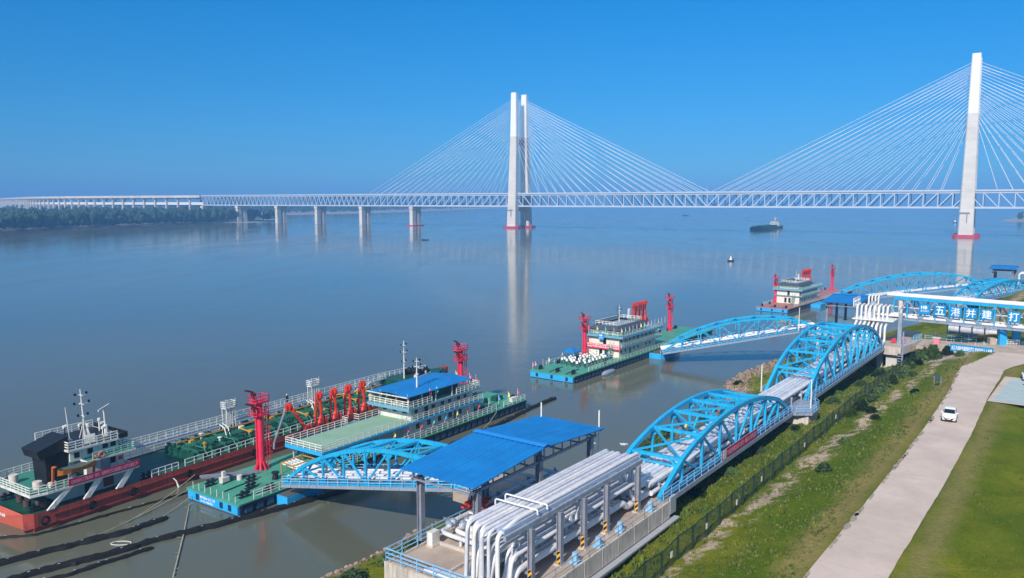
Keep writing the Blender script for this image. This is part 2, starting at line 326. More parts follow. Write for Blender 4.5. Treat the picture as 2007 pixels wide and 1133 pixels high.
def ground():
    ss = np.concatenate([np.arange(-60, 135, 0.9), np.arange(135, 300, 4), np.arange(300, 1000, 25)])
    ws_ = np.concatenate([np.arange(60, 32, -4), np.arange(32, -48, -0.8), np.arange(-48, -200, -8), np.arange(-200, -2600, -150)])
    V = [(s, w_, hgt(s, -w_)) for s in ss for w_ in ws_]
    n = len(ws_); F = [(i*n+j, (i+1)*n+j, (i+1)*n+j+1, i*n+j+1) for i in range(len(ss)-1) for j in range(n-1)]
    m = bpy.data.materials.new('bank_grass'); m.use_nodes = True; nd = m.node_tree.nodes; l = m.node_tree.links
    b = nd['Principled BSDF']; b.inputs['Roughness'].default_value = 0.9; b.inputs['Specular IOR Level'].default_value = 0.0
    tc = nd.new('ShaderNodeTexCoord'); sp = nd.new('ShaderNodeSeparateXYZ'); l.new(tc.outputs['Object'], sp.inputs[0])
    def noise(sc_, det=6, rough=0.6, dist=0.0, sy=1.0):
        mp = nd.new('ShaderNodeMapping'); mp.inputs['Scale'].default_value = (sc_, sc_ * sy, sc_); l.new(tc.outputs['Object'], mp.inputs['Vector'])
        t = nd.new('ShaderNodeTexNoise'); t.inputs['Scale'].default_value = 1; t.inputs['Detail'].default_value = det; t.inputs['Roughness'].default_value = rough
        t.inputs['Distortion'].default_value = dist; l.new(mp.outputs['Vector'], t.inputs['Vector']); return t.outputs['Fac']
    def ramp(f, els):
        r = nd.new('ShaderNodeValToRGB'); e = r.color_ramp.elements
        while len(e) < len(els): e.new(0.5)
        for i, (p, c) in enumerate(els): e[i].position = p; e[i].color = (*c, 1) if len(c) == 3 else c
        l.new(f, r.inputs['Fac']); return r.outputs['Color']
    def mix(f, a, b_):
        x = nd.new('ShaderNodeMix'); x.data_type = 'RGBA'; l.new(f, x.inputs[0])
        for s_, k in ((a, 6), (b_, 7)):
            if isinstance(s_, tuple): x.inputs[k].default_value = (*s_, 1)
            else: l.new(s_, x.inputs[k])
        return x.outputs[2]
    def math_(op, a, b_=None):
        x = nd.new('ShaderNodeMath'); x.operation = op; x.use_clamp = False
        for i, s_ in enumerate((a, b_)):
            if s_ is None: continue
            if isinstance(s_, (int, float)): x.inputs[i].default_value = s_
            else: l.new(s_, x.inputs[i])
        return x.outputs[0]
    def band(c, half, soft, jit):      # 1 inside |w-c-jitter| < half
        d = math_('ABSOLUTE', math_('ADD', math_('SUBTRACT', sp.outputs[1], c), jit))
        x = nd.new('ShaderNodeMapRange'); x.inputs['From Min'].default_value = half + soft; x.inputs['From Max'].default_value = half - soft
        l.new(d, x.inputs['Value']); return x.outputs['Result']
    fine = noise(2.6, 8, 0.7); mid = noise(0.35, 6, 0.6, 0.5, 1.6); big = noise(0.07, 4, 0.55)
    g = ramp(mid, [(0.3, (0.08, 0.12, 0.008)), (0.5, (0.16, 0.185, 0.013)), (0.72, (0.235, 0.215, 0.028))])
    g2 = ramp(fine, [(0.3, (0.072, 0.10, 0.006)), (0.7, (0.205, 0.20, 0.02))])
    half = nd.new('ShaderNodeValue'); half.outputs[0].default_value = 0.45
    g = mix(half.outputs[0], g, g2)
    dark = ramp(big, [(0.42, (0, 0, 0)), (0.6, (0.75, 0.75, 0.75))]); g = mix(dark, g, (0.062, 0.105, 0.007))
    j = math_('MULTIPLY', math_('SUBTRACT', noise(0.3, 5), 0.5), 5.0)
    # dry strips beside the road
    g = mix(math_('MULTIPLY', band(-14.4, 1.3, 0.9, math_('MULTIPLY', j, 0.5)), 0.75), g, ramp(fine, [(0.3, (0.20, 0.15, 0.06)), (0.7, (0.36, 0.27, 0.12))]))
    g = mix(math_('MULTIPLY', band(-22.2, 1.0, 0.8, math_('MULTIPLY', j, 0.6)), 0.7), g, ramp(fine, [(0.3, (0.16, 0.14, 0.05)), (0.7, (0.30, 0.24, 0.10))]))
    g = mix(math_('MULTIPLY', band(-11.3, 1.6, 1.2, math_('MULTIPLY', j, 0.7)), 0.6), g, ramp(fine, [(0.3, (0.04, 0.085, 0.006)), (0.7, (0.09, 0.145, 0.012))]))
    yel = ramp(noise(0.16, 4, 0.6), [(0.56, (0, 0, 0)), (0.66, (0.8, 0.8, 0.8))]); g = mix(math_('MULTIPLY', yel, band(1.0, 7.0, 2.0, j)), g, ramp(fine, [(0.3, (0.18, 0.17, 0.02)), (0.7, (0.32, 0.25, 0.05))]))
    # bare stony track below the road
    bare = math_('MULTIPLY', band(-6.4, 1.0, 0.5, math_('ADD', j, math_('MULTIPLY', sp.outputs[0], 0.045))), ramp(noise(0.5, 6, 0.7), [(0.46, (0, 0, 0)), (0.54, (1, 1, 1))]))
    g = mix(bare, g, ramp(noise(3.5, 6, 0.7), [(0.3, (0.28, 0.2, 0.14)), (0.65, (0.55, 0.43, 0.33))]))
    # stone pitched slope beside the far platform
    st = math_('MULTIPLY', band(-10.5, 4.0, 0.9, math_('MULTIPLY', j, 0.6)), ramp(sp.outputs[0], [(0, (0, 0, 0)), (1, (0, 0, 0))]))
    mr = nd.new('ShaderNodeMapRange'); mr.inputs['From Min'].default_value = 92; mr.inputs['From Max'].default_value = 97; l.new(math_('ADD', sp.outputs[0], j), mr.inputs['Value'])
    mr2 = nd.new('ShaderNodeMapRange'); mr2.inputs['From Min'].default_value = 113; mr2.inputs['From Max'].default_value = 110; l.new(sp.outputs[0], mr2.inputs['Value'])
    st = math_('MULTIPLY', band(-9.5, 5.2, 1.2, j), math_('MULTIPLY', mr.outputs['Result'], mr2.outputs['Result']))
    g = mix(st, g, ramp(noise(1.2, 6, 0.7), [(0.35, (0.33, 0.25, 0.21)), (0.65, (0.58, 0.48, 0.42))]))
    # rocks and mud along the water
    zz = nd.new('ShaderNodeMapRange'); zz.inputs['From Min'].default_value = 1.5; zz.inputs['From Max'].default_value = 0.8; l.new(math_('ADD', sp.outputs[2], math_('MULTIPLY', math_('SUBTRACT', mid, 0.5), 1.5)), zz.inputs['Value'])
    g = mix(zz.outputs['Result'], g, ramp(noise(1.3, 6, 0.75), [(0.38, (0.12, 0.085, 0.055)), (0.62, (0.42, 0.30, 0.21))]))
    l.new(g, b.inputs['Base Color'])
    bp = nd.new('ShaderNodeBump'); bp.inputs['Strength'].default_value = 0.6; bp.inputs['Distance'].default_value = 0.25
    l.new(noise(3.0, 6, 0.7), bp.inputs['Height']); l.new(bp.outputs['Normal'], b.inputs['Normal'])
    me = bpy.data.meshes.new('ground'); me.from_pydata(V, [], F); me.materials.append(m)
    me.polygons.foreach_set('use_smooth', [True] * len(me.polygons))
    o = bpy.data.objects.new('ground', me); col.objects.link(o); o.location = TO; o.rotation_euler = (0, 0, TA)
    if me.polygons[0].normal.z < 0: me.flip_normals()
    tag(o, 'grassy river bank and levee', kind='structure')
    # tufts of grass and weeds
    B = MB(); V = []; F = []; MI = []
    for i in range(52000):
        s = rnd.uniform(-20, 118) ; e = rnd.uniform(-3, 36) if rnd.random() < 0.8 else rnd.uniform(-26, -3)
        if 14.9 < e < 22.4 or (s > 55 and e > 20) : continue
        if -0.5 > e > -13 and (s < 2): continue
        if s < 3 and e < 0 and rnd.random() < 0.5: continue
        if 92 < s < 112 and 5 < e < 14.5 and rnd.random() < 0.9: continue
        if rnd.random() < 0.35 and (e > 22): continue
        if abs(e - 6.4 - .045*s) < 1.3 and rnd.random() < 0.75: continue
        z = hgt(s, e) - 0.03
        if z < 0.5: continue
        hh = rnd.uniform(0.08, 0.22) * (1.5 if e < 4 else 1.0); 
        if math.sin(s*0.35+e)*math.cos(e*0.5-s*0.2) > 0.5: hh *= 1.5
        mi = 0 if rnd.random() < 0.6 else (1 if rnd.random() < (0.75 if e < 22 else 1.0) else 2)
        if e > 22.4: hh *= 0.6
        for k in range(3):
            a = rnd.uniform(0, math.pi * 2); dx, dy = math.cos(a) * hh * 0.45, math.sin(a) * hh * 0.45
            ox, oy = rnd.uniform(-.15, .15), rnd.uniform(-.15, .15); t = len(V)
            V += [(s+ox-dx, -e+oy-dy, z), (s+ox+dx, -e+oy+dy, z), (s+ox+dy*0.8, -e+oy-dx*0.8, z + hh)]; F.append((t, t+1, t+2)); MI.append(mi)
    B.v, B.f, B.mi = V, F, MI
    o = bpy.data.meshes.new('grass'); o.from_pydata(V, [], F)
    for mm in (plain('blade_green', (0.07, 0.115, 0.008), 0.8), plain('blade_pale', (0.12, 0.15, 0.014), 0.8), plain('blade_dry', (0.17, 0.16, 0.035), 0.8)): o.materials.append(mm)
    o.polygons.foreach_set('material_index', MI)
    g_ = bpy.data.objects.new('grass', o); col.objects.link(g_); g_.location = TO; g_.rotation_euler = (0, 0, TA)
    tag(g_, 'short rough grass and weeds on the bank', 'grass', kind='stuff')
ground()

def road():
    m = mat('road_surface', (0.60, 0.48, 0.41), 0.9, c2=(0.46, 0.365, 0.31), scale=0.25, bump=0.15, bscale=12, lo=0.3, hi=0.65)
    overlay_lines(m, 0, 6.0, 0.07, 0.22)
    k = MB(); ed0 = []; ed1 = []
    s = -40
    while s <= 150:
        c = 18.3 + 0.35 * math.sin(s * 0.05) + (max(0, s - 82) * 0.25)
        hw = 2.45 + (0.5 * min(1, max(0, (s - 60) / 15))) + max(0, s - 86) * 0.07
        ed0.append((s, -(c - hw) + rnd.uniform(-.04, .04), 10.0)); ed1.append((s, -(c + hw) + rnd.uniform(-.04, .04), 10.0)); s += 1.2
    n = len(ed0)
    k.add(ed0 + ed1, [(i, i+1, n+i+1, n+i) for i in range(n-1)])
    k.build('road', m, kind='structure', label='pale concrete levee road', loc=TO, rz=TA)
    k = MB(); q = random.Random(4)
    for i in range(len(ed0)):                                   # worn soil and moss patches creeping over the river-side edge
        if q.random() < 0.55:
            x, y, z = ed0[i]; n_ = 9; r0 = q.uniform(.25, .7); V = [(x + math.cos(a)*r0*q.uniform(1.2,2.2), y - .12 + math.sin(a)*r0*q.uniform(.15,.5), 10.005) for a in [2*math.pi*j/n_ for j in range(n_)]]
            k.add(V, [tuple(range(n_))])
    k.build('road_edge_soil', plain('edge_soil', (0.33, 0.28, 0.22), 0.95), kind='structure', label='thin soil patches along the road edge', loc=TO, rz=TA)
    k = MB(); k.add([(58.3,-21.4,10.006),(76,-22.5,10.006),(76,-40,10.006),(58.3,-40,10.006)], [(0,3,2,1)])
    k.build('parking_pad', M['padteal'], kind='structure', label='pale teal painted parking pad', loc=TO, rz=TA)
    k = MB(); k.add([(57.6,-20.9,9.996),(77,-21.5,9.996),(77,-40,9.996),(57.6,-40,9.996)], [(0,3,2,1)])
    k.build('pad_border', m, kind='structure', label='concrete border of the parking pad', loc=TO, rz=TA)
    # apron where the platform path meets the road
    k = MB(); k.prism([(100,-13),(108,-13),(114,-26),(100,-26)], 9.0, 10.012)
    k.build('pavement', M['floor'], kind='structure', label='concrete apron at the end of the road', loc=TO, rz=TA)
road()

# ------------------------------------------------------------------ far banks and forests
def far_bank(pts, name, label, z=2.5, inland=None):
    k = MB(); n = len(pts)
    inl = [(p[0] + inland[0], p[1] + inland[1]) for p in pts]
    in1 = [(p[0] + inland[0]*0.03, p[1] + inland[1]*0.03) for p in pts]
    V = [(x,y,-0.5) for x,y in pts] + [(x,y,z) for x,y in in1] + [(x,y,z+2) for x,y in inl]
    k.add(V, [(i,i+1,n+i+1,n+i) for i in range(n-1)] + [(n+i,n+i+1,2*n+i+1,2*n+i) for i in range(n-1)])
    k.build(name, M['sand'], kind='structure', label=label)
def forest(name, label, samp, count, hmin, hmax, seed):
    r = random.Random(seed); ico = bmesh.new(); bmesh.ops.create_icosphere(ico, subdivisions=1, radius=1)
    iv = [v.co.copy() for v in ico.verts]; jf = [tuple(v.index for v in f.verts) for f in ico.faces]; ico.free()
    V = []; F = []
    for i in range(count):
        x, y = samp(r); h = r.uniform(hmin, hmax); cr = h * r.uniform(0.16, 0.24)
        for _ in range(4):
            cx, cy, cz = x + r.uniform(-.8,.8)*cr, y + r.uniform(-.8,.8)*cr, 2 + h * r.uniform(0.3, 0.88); q = cr * r.uniform(0.6, 1.1); t = len(V)
            for v in iv:
                k = q * r.uniform(0.7, 1.25); V.append((cx + v.x*k, cy + v.y*k, cz + v.z*k*1.35))
            F += [tuple(a + t for a in f) for f in jf]
    me = bpy.data.meshes.new(name); me.from_pydata(V, [], F); me.materials.append(M['fartree'])
    o = bpy.data.objects.new(name, me); col.objects.link(o); tag(o, label, 'forest', kind='stuff')
b1 = [(-900,800),(-618,945),(-606,1060),(-570,1110),(-552,1190),(-530,1300),(-484,1375),(-450,1425),(-400,1520),(-470,1640),(-640,1700)]
far_bank(b1, 'left_bank_terrain', 'low mud bank on the far left shore', 2.5, (-3500, 1800))
def s1(r):
    t = r.random() ** 1.0; i = min(int(t * 7.4), 7); a = Vector(b1[i]); b = Vector(b1[i+1]); p = a.lerp(b, r.random())
    d = (22 if i < 6 else 60) + 420 * r.random() ** 1.6; n = Vector((-0.86, 0.5)); return p.x + n.x * d, p.y + n.y * d
forest('near_forest', 'dense dark green riverside forest on the left bank', s1, 2600, 13, 24, 3)
b2 = [(-1400,1700),(-700,2250),(-560,2350),(-430,2700),(-300,3300),(-150,4200),(60,5200),(500,7000)]
far_bank(b2, 'far_bank_terrain', 'distant sandy shore behind the bridge piers', 3, (-3000, 2500))
def s2(r):
    i = r.randrange(len(b2) - 2); p = Vector(b2[i]).lerp(Vector(b2[i+1]), r.random()); d = 120 + 500 * r.random(); return p.x - d*0.75, p.y + d*0.65
forest('far_forest', 'hazy strip of forest behind the bridge piers', s2, 1500, 16, 28, 4)
b3 = [(1010,1420),(925,1500),(1000,1640),(1200,1900),(1500,2300),(2000,2900)]
far_bank([(x, y) for x, y in b3[::-1]], 'right_bank_terrain', 'distant sandy point at the right edge', 3, (2500, -200))
def s3(r):
    i = r.randrange(1, len(b3) - 1); p = Vector(b3[i]).lerp(Vector(b3[i+1]), r.random()); d = 35 + 300 * r.random(); return p.x + d, p.y - d*0.05
forest('right_forest', 'hazy forest on the far point behind the right bridge tower', s3, 500, 10, 17, 5)

# ------------------------------------------------------------------ cable stayed bridge
def bridge():
    br = thing('cable_stayed_bridge', 'white double-deck cable-stayed truss bridge with two tall towers crossing the river', 'bridge', (1, 1134, 0), math.atan2(-296.9, 478.8))
    L = 563.0; yn, yf, zt, zb = 5.0, 33.0, 47.0, 31.0; x0 = -292.0; x1 = 900.0; pn = L / 40
    xa = [x0 + (0 - x0) / 21 * i for i in range(21)] + [pn * i for i in range(41)] + [L + pn * i for i in range(1, 25)]
    x1 = xa[-1]
    for y, nm in ((yn, 'near'), (yf, 'far')):
        k = MB(); k.box(x0, x1, y-0.8, y+0.8, zt-0.9, zt+0.9).box(x0, x1, y-0.8, y+0.8, zb-0.9, zb+0.9)
        for i, x in enumerate(xa):
            k.bar((x, y, zb), (x, y, zt), 1.0, 0.9)
            if i + 1 < len(xa):
                xn = xa[i+1]; mid = (x + xn) / 2
                up = (mid < 0) or (L/2 < mid < L)
                if up: k.bar((x, y, zb), (xn, y, zt), 1.2, 1.0)
                else: k.bar((x, y, zt), (xn, y, zb), 1.2, 1.0)
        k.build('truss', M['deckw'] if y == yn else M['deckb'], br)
        # Warren approach truss
        k = MB(); xe = -694.0; k.box(xe, x0-1, y-0.8, y+0.8, zt-0.8, zt+0.8).box(xe, x0-1, y-0.8, y+0.8, zb-0.8, zb+0.8)
        n = 38; st = (x0 - 1 - xe) / n
        for i in range(n):
            a = xe + st * i; k.bar((a, y, zt), (a+st/2, y, zb), 1.1, 0.9); k.bar((a+st/2, y, zb), (a+st, y, zt), 1.1, 0.9)
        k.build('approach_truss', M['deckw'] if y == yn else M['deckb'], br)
    k = MB(); k.box(-694, x1, 3.2, 34.8, zt+0.95, zt+1.6); k.box(-694, x1, 3.0, 3.5, zt+1.61, zt+2.9); k.box(-694, x1, 34.5, 35.0, zt+1.61, zt+2.9)
    k.build('upper_deck', M['deckw'], br)
    k = MB(); k.box(-694, x1, 6.2, 31.8, zb+0.3, zb+1.2)
    x = -694
    while x < x1: k.box(x, x+0.8, 6.2, 31.8, zt-1.0, zt+0.9); x += 14
    k.build('lower_deck', M['deckb'], br)
    rows = []
    for tx in (0.0, L):
        for side, yb, ytop in ((0, 0.0, 5.0), (1, 38.0, 33.0)):
            def sec(z):
                f = z / 190.0; cy = yb + (ytop - yb) * min(1, z / 128.0); cx = tx; a = 7.2 - 3.0 * f; b = 5.6 - 1.9 * f; return cx, cy, a, b
            for nm, z0, z1, mm in (('tower_leg', 0.5, 129.0, M['tower']), ('tower_head', 129.02, 190.0, M['towerw'])):
                k = MB(); V = []; zs = np.linspace(z0, z1, 9 if z1 < 150 else 5)
                for z in zs:
                    cx, cy, a, b = sec(z); c = 0.9
                    V += [(cx-a+c,cy-b,z),(cx+a-c,cy-b,z),(cx+a,cy-b+c,z),(cx+a,cy+b-c,z),(cx+a-c,cy+b,z),(cx-a+c,cy+b,z),(cx-a,cy+b-c,z),(cx-a,cy-b+c,z)]
                m_ = len(zs); k.add(V, [(i*8+j, i*8+(j+1)%8, (i+1)*8+(j+1)%8, (i+1)*8+j) for i in range(m_-1) for j in range(8)] + [tuple(range(8)), tuple((m_-1)*8+j for j in range(8))])
                k.build(nm, mm, br)
            k = MB()
            a, b = 12.5, 9.5; poly = [(tx-a+4,yb-b),(tx+a-4,yb-b),(tx+a,yb-b+4),(tx+a,yb+b-4),(tx+a-4,yb+b),(tx-a+4,yb+b),(tx-a,yb+b-4),(tx-a,yb-b+4)]
            k.prism(poly, -1, 2.6); k.build('fender', plain('fender_red', (0.50, 0.035, 0.065)), br)
        k = MB(); k.box(tx-3, tx+3, 8.0, 30.0, 124.5, 126.5).box(tx-3, tx+3, 8.0, 30.0, 117.5, 119.0)
        for j in range(6): k.bar((tx-2.6, 9+3.6*j, 119), (tx-2.6, 9+3.6*(j+0.5), 124.5), 0.9); k.bar((tx-2.6, 9+3.6*(j+0.5), 124.5), (tx-2.6, 9+3.6*(j+1), 119), 0.9)
        k.build('crossbeam', plain('crossbeam_grey', (0.30, 0.28, 0.32)), br)
        k = MB(); k.box(tx-4, tx+4, 4.5, 33.5, 23.5, 29.8); k.build('crossbeam', M['tower'], br)
        k = MB(); k.bar((tx-7, -6.0, 26), (tx+3, -6.0, 26), 0.6); k.bar((tx+0.5, -6.2, 16), (tx+0.5, -6.2, 26), 0.6); k.build('inspection_ladder', plain('ladder_grey', (0.22, 0.2, 0.24)), br)
        for sgn in (-1, 1):
            for i in range(19):
                dx = 26 + pn * 0.985 * i; zt_ = 119 + (181 - 119) * (i / 18) ** 0.85
                for y in (yn, yf):
                    xe = tx + sgn * dx
                    yy = y + (0.6 if y == yn else -0.6)
                    rows.append(((tx + sgn * 4.0, y, zt_), (xe, y, zt + 3.0), y == yn, tx, sgn, i))
    def vis(r_):
        if r_[3] > 0 and r_[4] > 0: return 1 if (r_[2] and r_[5] < 5) else 3 + r_[5]
        return 0 if r_[2] else 2
    rows.sort(key=vis)
    for i, r_ in enumerate(rows[:100]):
        MB().tube([r_[0], r_[1]], 0.21, 4, False).build('stay_cable', M['cable'], br)
    k = MB()
    for r_ in rows[100:]: k.tube([r_[0], r_[1]], 0.21, 4, False)
    o = k.build('stay_cables', M['cable'], br); o['kind'] = 'stuff'
    for i, px_ in enumerate((-189, -294, -395, -492, -596, -694)):
        k = MB(); a = 2.9
        for y, h_ in ((8.6, 4.2), (22, 3.6)): k.prism([(px_-a,y-h_),(px_+a,y-h_),(px_+a,y+h_),(px_-a,y+h_)], -1, 25.5)
        k.box(px_-a+1.0, px_+a-1.0, 12.82, 14.4, -1, 25.4).box(px_-a+1.0, px_+a-1.0, 17.0, 18.38, -1, 25.4).box(px_-3.3, px_+3.3, 3.6, 26.4, 25.62, 29.8)
        k.build('pier', M['tower'], br)
        if i == 0:
            MB().prism([(px_-7,1),(px_+7,1),(px_+7,29),(px_-7,29)], -1, 1.3).build('fender', plain('fender_red', (0.50, 0.035, 0.065)), br)
    for xx in (281, 310, 340, 120, 420, 640, 690):       # lamp masts on the upper deck
        MB().tube([(xx, 3.4, zt+2.9), (xx, 3.4, zt+11)], 0.16, 5).build('lamp_mast', M['deckw'], br)
    return br
bridge()
def viaduct():
    vd = thing('approach_viaduct', 'pale concrete double-deck viaduct running over the forest at the far left', 'viaduct', (1, 1134, 0), math.atan2(-296.9, 478.8))
    table = {}; x_, y_, hd = -696.0, 19.0, 0.0; tt = -696
    while tt > -3300:
        table[tt] = (x_, y_); hd = R(21.5) * min(1, max(0, (-tt - 940) / 620)); x_ -= math.cos(hd); y_ += math.sin(hd); tt -= 1
    def P(t): return table[int(round(t))] if t <= -696 else (t, 19.0)
    ts = [-696 - 36 * i for i in range(66)]
    up = MB(); lo = MB(); pr = MB()
    n_ = []
    def slab(kb, half, z0, z1):
        V = []; 
        for i, t in enumerate(ts):
            p = Vector(P(t)); q = Vector(P(t - 1)); d = (q - p).normalized(); nn = Vector((-d.y, d.x)); dz = 0.0
            a = p + nn * half; b = p - nn * half
            V += [(a.x,a.y,z0+dz),(b.x,b.y,z0+dz),(b.x,b.y,z1+dz),(a.x,a.y,z1+dz)]
        kb.add(V, [(4*i+j, 4*i+(j+1)%4, 4*i+4+(j+1)%4, 4*i+4+j) for i in range(len(ts)-1) for j in range(4)] + [(0,1,2,3)])
    slab(up, 17.5, 45.2, 49.6); up.build('upper_deck', M['tower'], vd)
    slab(lo, 10.5, 31.5, 33.6); slab(lo, 10.8, 33.61, 36.4); lo.build('lower_deck', M['towerw'], vd)
    for i, t in enumerate(ts[1:]):
        p = Vector(P(t)); q = Vector(P(t-1)); d = (q - p).normalized(); nn = Vector((-d.y, d.x)); dz = 0.0
        k = MB()
        for sg in (-1, 1):
            c = p + nn * 13.0 * sg; k.box(c.x-1.4, c.x+1.4, c.y-1.4, c.y+1.4, 1.5, 42.6+dz)
            e = p + nn * 17.0 * sg; k.bar((c.x, c.y, 40+dz), (e.x, e.y, 45.1+dz), 2.2)
        a = p + nn * 17.2; b = p - nn * 17.2; k.bar((a.x,a.y,43.9+dz), (b.x,b.y,43.9+dz), 2.2, 2.4)
        a = p + nn * 11.5; b = p - nn * 11.5; k.bar((a.x,a.y,29.9+dz), (b.x,b.y,29.9+dz), 2.4, 3.0)
        k.build('pier', M['tower'], vd)
viaduct()

# ------------------------------------------------------------------ arched truss spans
def arch_truss(name, label, cat, loc, rz, L, Wd, rise, h1, z0=0.0, z1=0.0, n=8, ch=0.32, group=None, pipes=6, deckth=0.45, railside=(0,), gus=0.6, pr=0.22):
    """local x along the span, y across (0 = near plane), z from z0 (left) to z1 (right)"""
    t = thing(name, label, cat, loc, rz, group)
    def zb(x): return z0 + (z1 - z0) * x / L
    def zt(x):
        u = x / L; return zb(x) + (rise * (4*u*(1-u)) ** 0.74)
    xs = [L * i / n for i in range(n + 1)]
    for y in (0.0, Wd):
        k = MB(); sg = 1 if y == 0 else -1
        k.bar((0, y, zb(0)+0.15), (L, y, zb(L)+0.15), ch, ch*1.1)
        m_ = 6 * n; pts = [(0, y, zb(0)+0.25)]
        for i in range(1, m_):
            x = L * i / m_; pts.append((x, y, max(zt(x), zb(x) + 0.25)))
        pts.append((L, y, zb(L)+0.25))
        pts = [p for i, p in enumerate(pts) if not (0 < p[0] < L/n - 0.01 or L - L/n + 0.01 < p[0] < L)]
        for a, b in zip(pts, pts[1:]): k.bar(a, b, ch*1.05, ch*1.25)
        for i in range(1, n):
            k.bar((xs[i], y, zb(xs[i])+0.2), (xs[i], y, zt(xs[i])), ch*0.72, ch*0.62)
            j = i + 1 if i < n/2 else i - 1
            if n/2 - 0.1 < i < n/2 + 0.1: pass
            if i < n/2 and j <= n: k.bar((xs[i], y, zt(xs[i])), (xs[j], y, zb(xs[j])+0.2), ch*0.62, ch*0.55)
            if i > n/2 and j >= 0: k.bar((xs[i], y, zt(xs[i])), (xs[j], y, zb(xs[j])+0.2), ch*0.62, ch*0.55)
            # gusset plates
            g = gus; z_ = zt(xs[i]) - ch*0.5; x_ = xs[i]
            V = [(x_-g, y-0.04, zt(x_-g)-ch*0.5), (x_+g, y-0.04, zt(x_+g)-ch*0.5), (x_+0.13, y-0.04, z_-g), (x_-0.13, y-0.04, z_-g)]
            V += [(a, y+0.04, c) for a, b, c in V]; k.add(V, [(0,1,2,3),(7,6,5,4),(0,4,5,1),(1,5,6,2),(2,6,7,3),(3,7,4,0)])
            z_ = zb(x_) + 0.3; V = [(x_-g*0.8, y-0.04, z_), (x_+g*0.8, y-0.04, z_), (x_+0.13, y-0.04, z_+g*0.7), (x_-0.13, y-0.04, z_+g*0.7)]
            V += [(a, y+0.04, c) for a, b, c in V]; k.add(V, [(0,1,2,3),(7,6,5,4),(0,4,5,1),(1,5,6,2),(2,6,7,3),(3,7,4,0)])
        k.build('side_truss', M['blue'], t)
    k = MB()
    for i in range(1, n):
        a = (xs[i], 0.05, zt(xs[i])); b = (xs[i], Wd-0.05, zt(xs[i])); k.bar(a, b, ch*0.8, ch*0.8)
        if i < n - 1:
            mx = (xs[i] + xs[i+1]) / 2; mz = (zt(xs[i]) + zt(xs[i+1])) / 2
            k.bar(a, (xs[i+1], Wd-0.05, zt(xs[i+1])), ch*0.45); k.bar((xs[i], Wd-0.05, zt(xs[i])-0.05), (xs[i+1], 0.05, zt(xs[i+1])-0.05), ch*0.45)
    for i in (1, n-1):                                     # portal brackets
        for y, yy in ((0.05, 1.3), (Wd-0.05, Wd-1.3)): k.bar((xs[i], y, zt(xs[i])-1.4), (xs[i], yy, zt(xs[i])), ch*0.6)
        k.bar((xs[i], 0.05, zt(xs[i])-0.75), (xs[i], Wd-0.05, zt(xs[i])-0.75), ch*0.5)
    for i in range(2, n-1): 
        for y, yy in ((0.05, 1.0), (Wd-0.05, Wd-1.0)): k.bar((xs[i], y, zt(xs[i])-0.9), (xs[i], yy, zt(xs[i])-0.1), ch*0.4)
    k.build('top_bracing', M['blue'], t)
    k = MB(); q = 0.55
    for a, b in zip([0]+[L*i/4 for i in range(1,4)], [L*i/4 for i in range(1,5)]):
        for y0_, y1_ in ((-q, -q+0.12), (Wd+q-0.12, Wd+q)):
            V = [(a,y0_,zb(a)-deckth),(b,y0_,zb(b)-deckth),(b,y1_,zb(b)-deckth),(a,y1_,zb(a)-deckth),(a,y0_,zb(a)+0.02),(b,y0_,zb(b)+0.02),(b,y1_,zb(b)+0.02),(a,y1_,zb(a)+0.02)]
            k.add(V, [(0,3,2,1),(4,5,6,7),(0,1,5,4),(1,2,6,5),(2,3,7,6),(3,0,4,7)])
        V = [(a,-q+0.12,zb(a)-0.22),(b,-q+0.12,zb(b)-0.22),(b,Wd+q-0.12,zb(b)-0.22),(a,Wd+q-0.12,zb(a)-0.22)]
        V += [(x_,y_,z_+0.08) for x_,y_,z_ in V]
        k.add(V, [(0,3,2,1),(4,5,6,7),(0,1,5,4),(1,2,6,5),(2,3,7,6),(3,0,4,7)])
    k.build('walkway_deck', M['ltsteel'], t)
    k = MB()
    for sd_ in railside:
        y = -0.4 if sd_ == 0 else Wd + 0.4
        k.rail([(0, y, zb(0)+0.02), (L, y, zb(L)+0.02)], 1.05, 3, 1.8, 0.035)
    k.build('railing', M['railb'], t)
    for i in range(pipes):
        y = 0.75 + (Wd - 1.5) * i / max(1, pipes - 1); r = pr * (1.0, 0.75, 1.15, 0.85, 1.0, 0.7, 1.1)[i % 7]; h = 0.65
        MB().tube([(-0.3, y, zb(0)+h), (L+0.3, y, zb(L)+h)], r, 10).build('pipe', M['pipe'] if i % 3 else M['pipew'], t, smooth=True)
    k = MB(); m_ = int(L / 4)
    for i in range(m_ + 1):
        x = L * (i + 0.5) / (m_ + 1); k.box(x-0.12, x+0.12, 0.4, Wd-0.4, zb(x)-0.1, zb(x)+0.3)
    k.build('pipe_support', M['steel'], t)
    return t
def pipe_bundle(name, label, s0, s1, lanes, n=10, droop=None, mats=('pipe', 'pipew')):
    t = thing(name, label, 'pipes', TO, TA)
    for i, (w_, z, r) in enumerate(lanes):
        MB().tube([(s0 + 0.05*(i % 3), w_, z), (s1, w_, z)], r, n).build('pipe', M[mats[1]] if i % 4 == 0 else M[mats[0]], t, smooth=True)
    return t
lanesU = [(1.25, 0.98, .26), (1.85, 0.9, .2), (2.35, 0.95, .24), (2.9, 1.0, .28), (3.55, 0.93, .22), (4.05, 0.9, .18), (4.5, 0.97, .24)]
ta = arch_truss('arched_truss_bridge', 'nearest blue arched truss span, with a crimson banner along its railing', 'truss bridge', W(0.2, 0.3, 9), TA, 39.6, 5.6, 4.85, 3.2, railside=(0, 1), ch=0.40, pipes=6, n=8, group='arched spans of the pipe trestle')
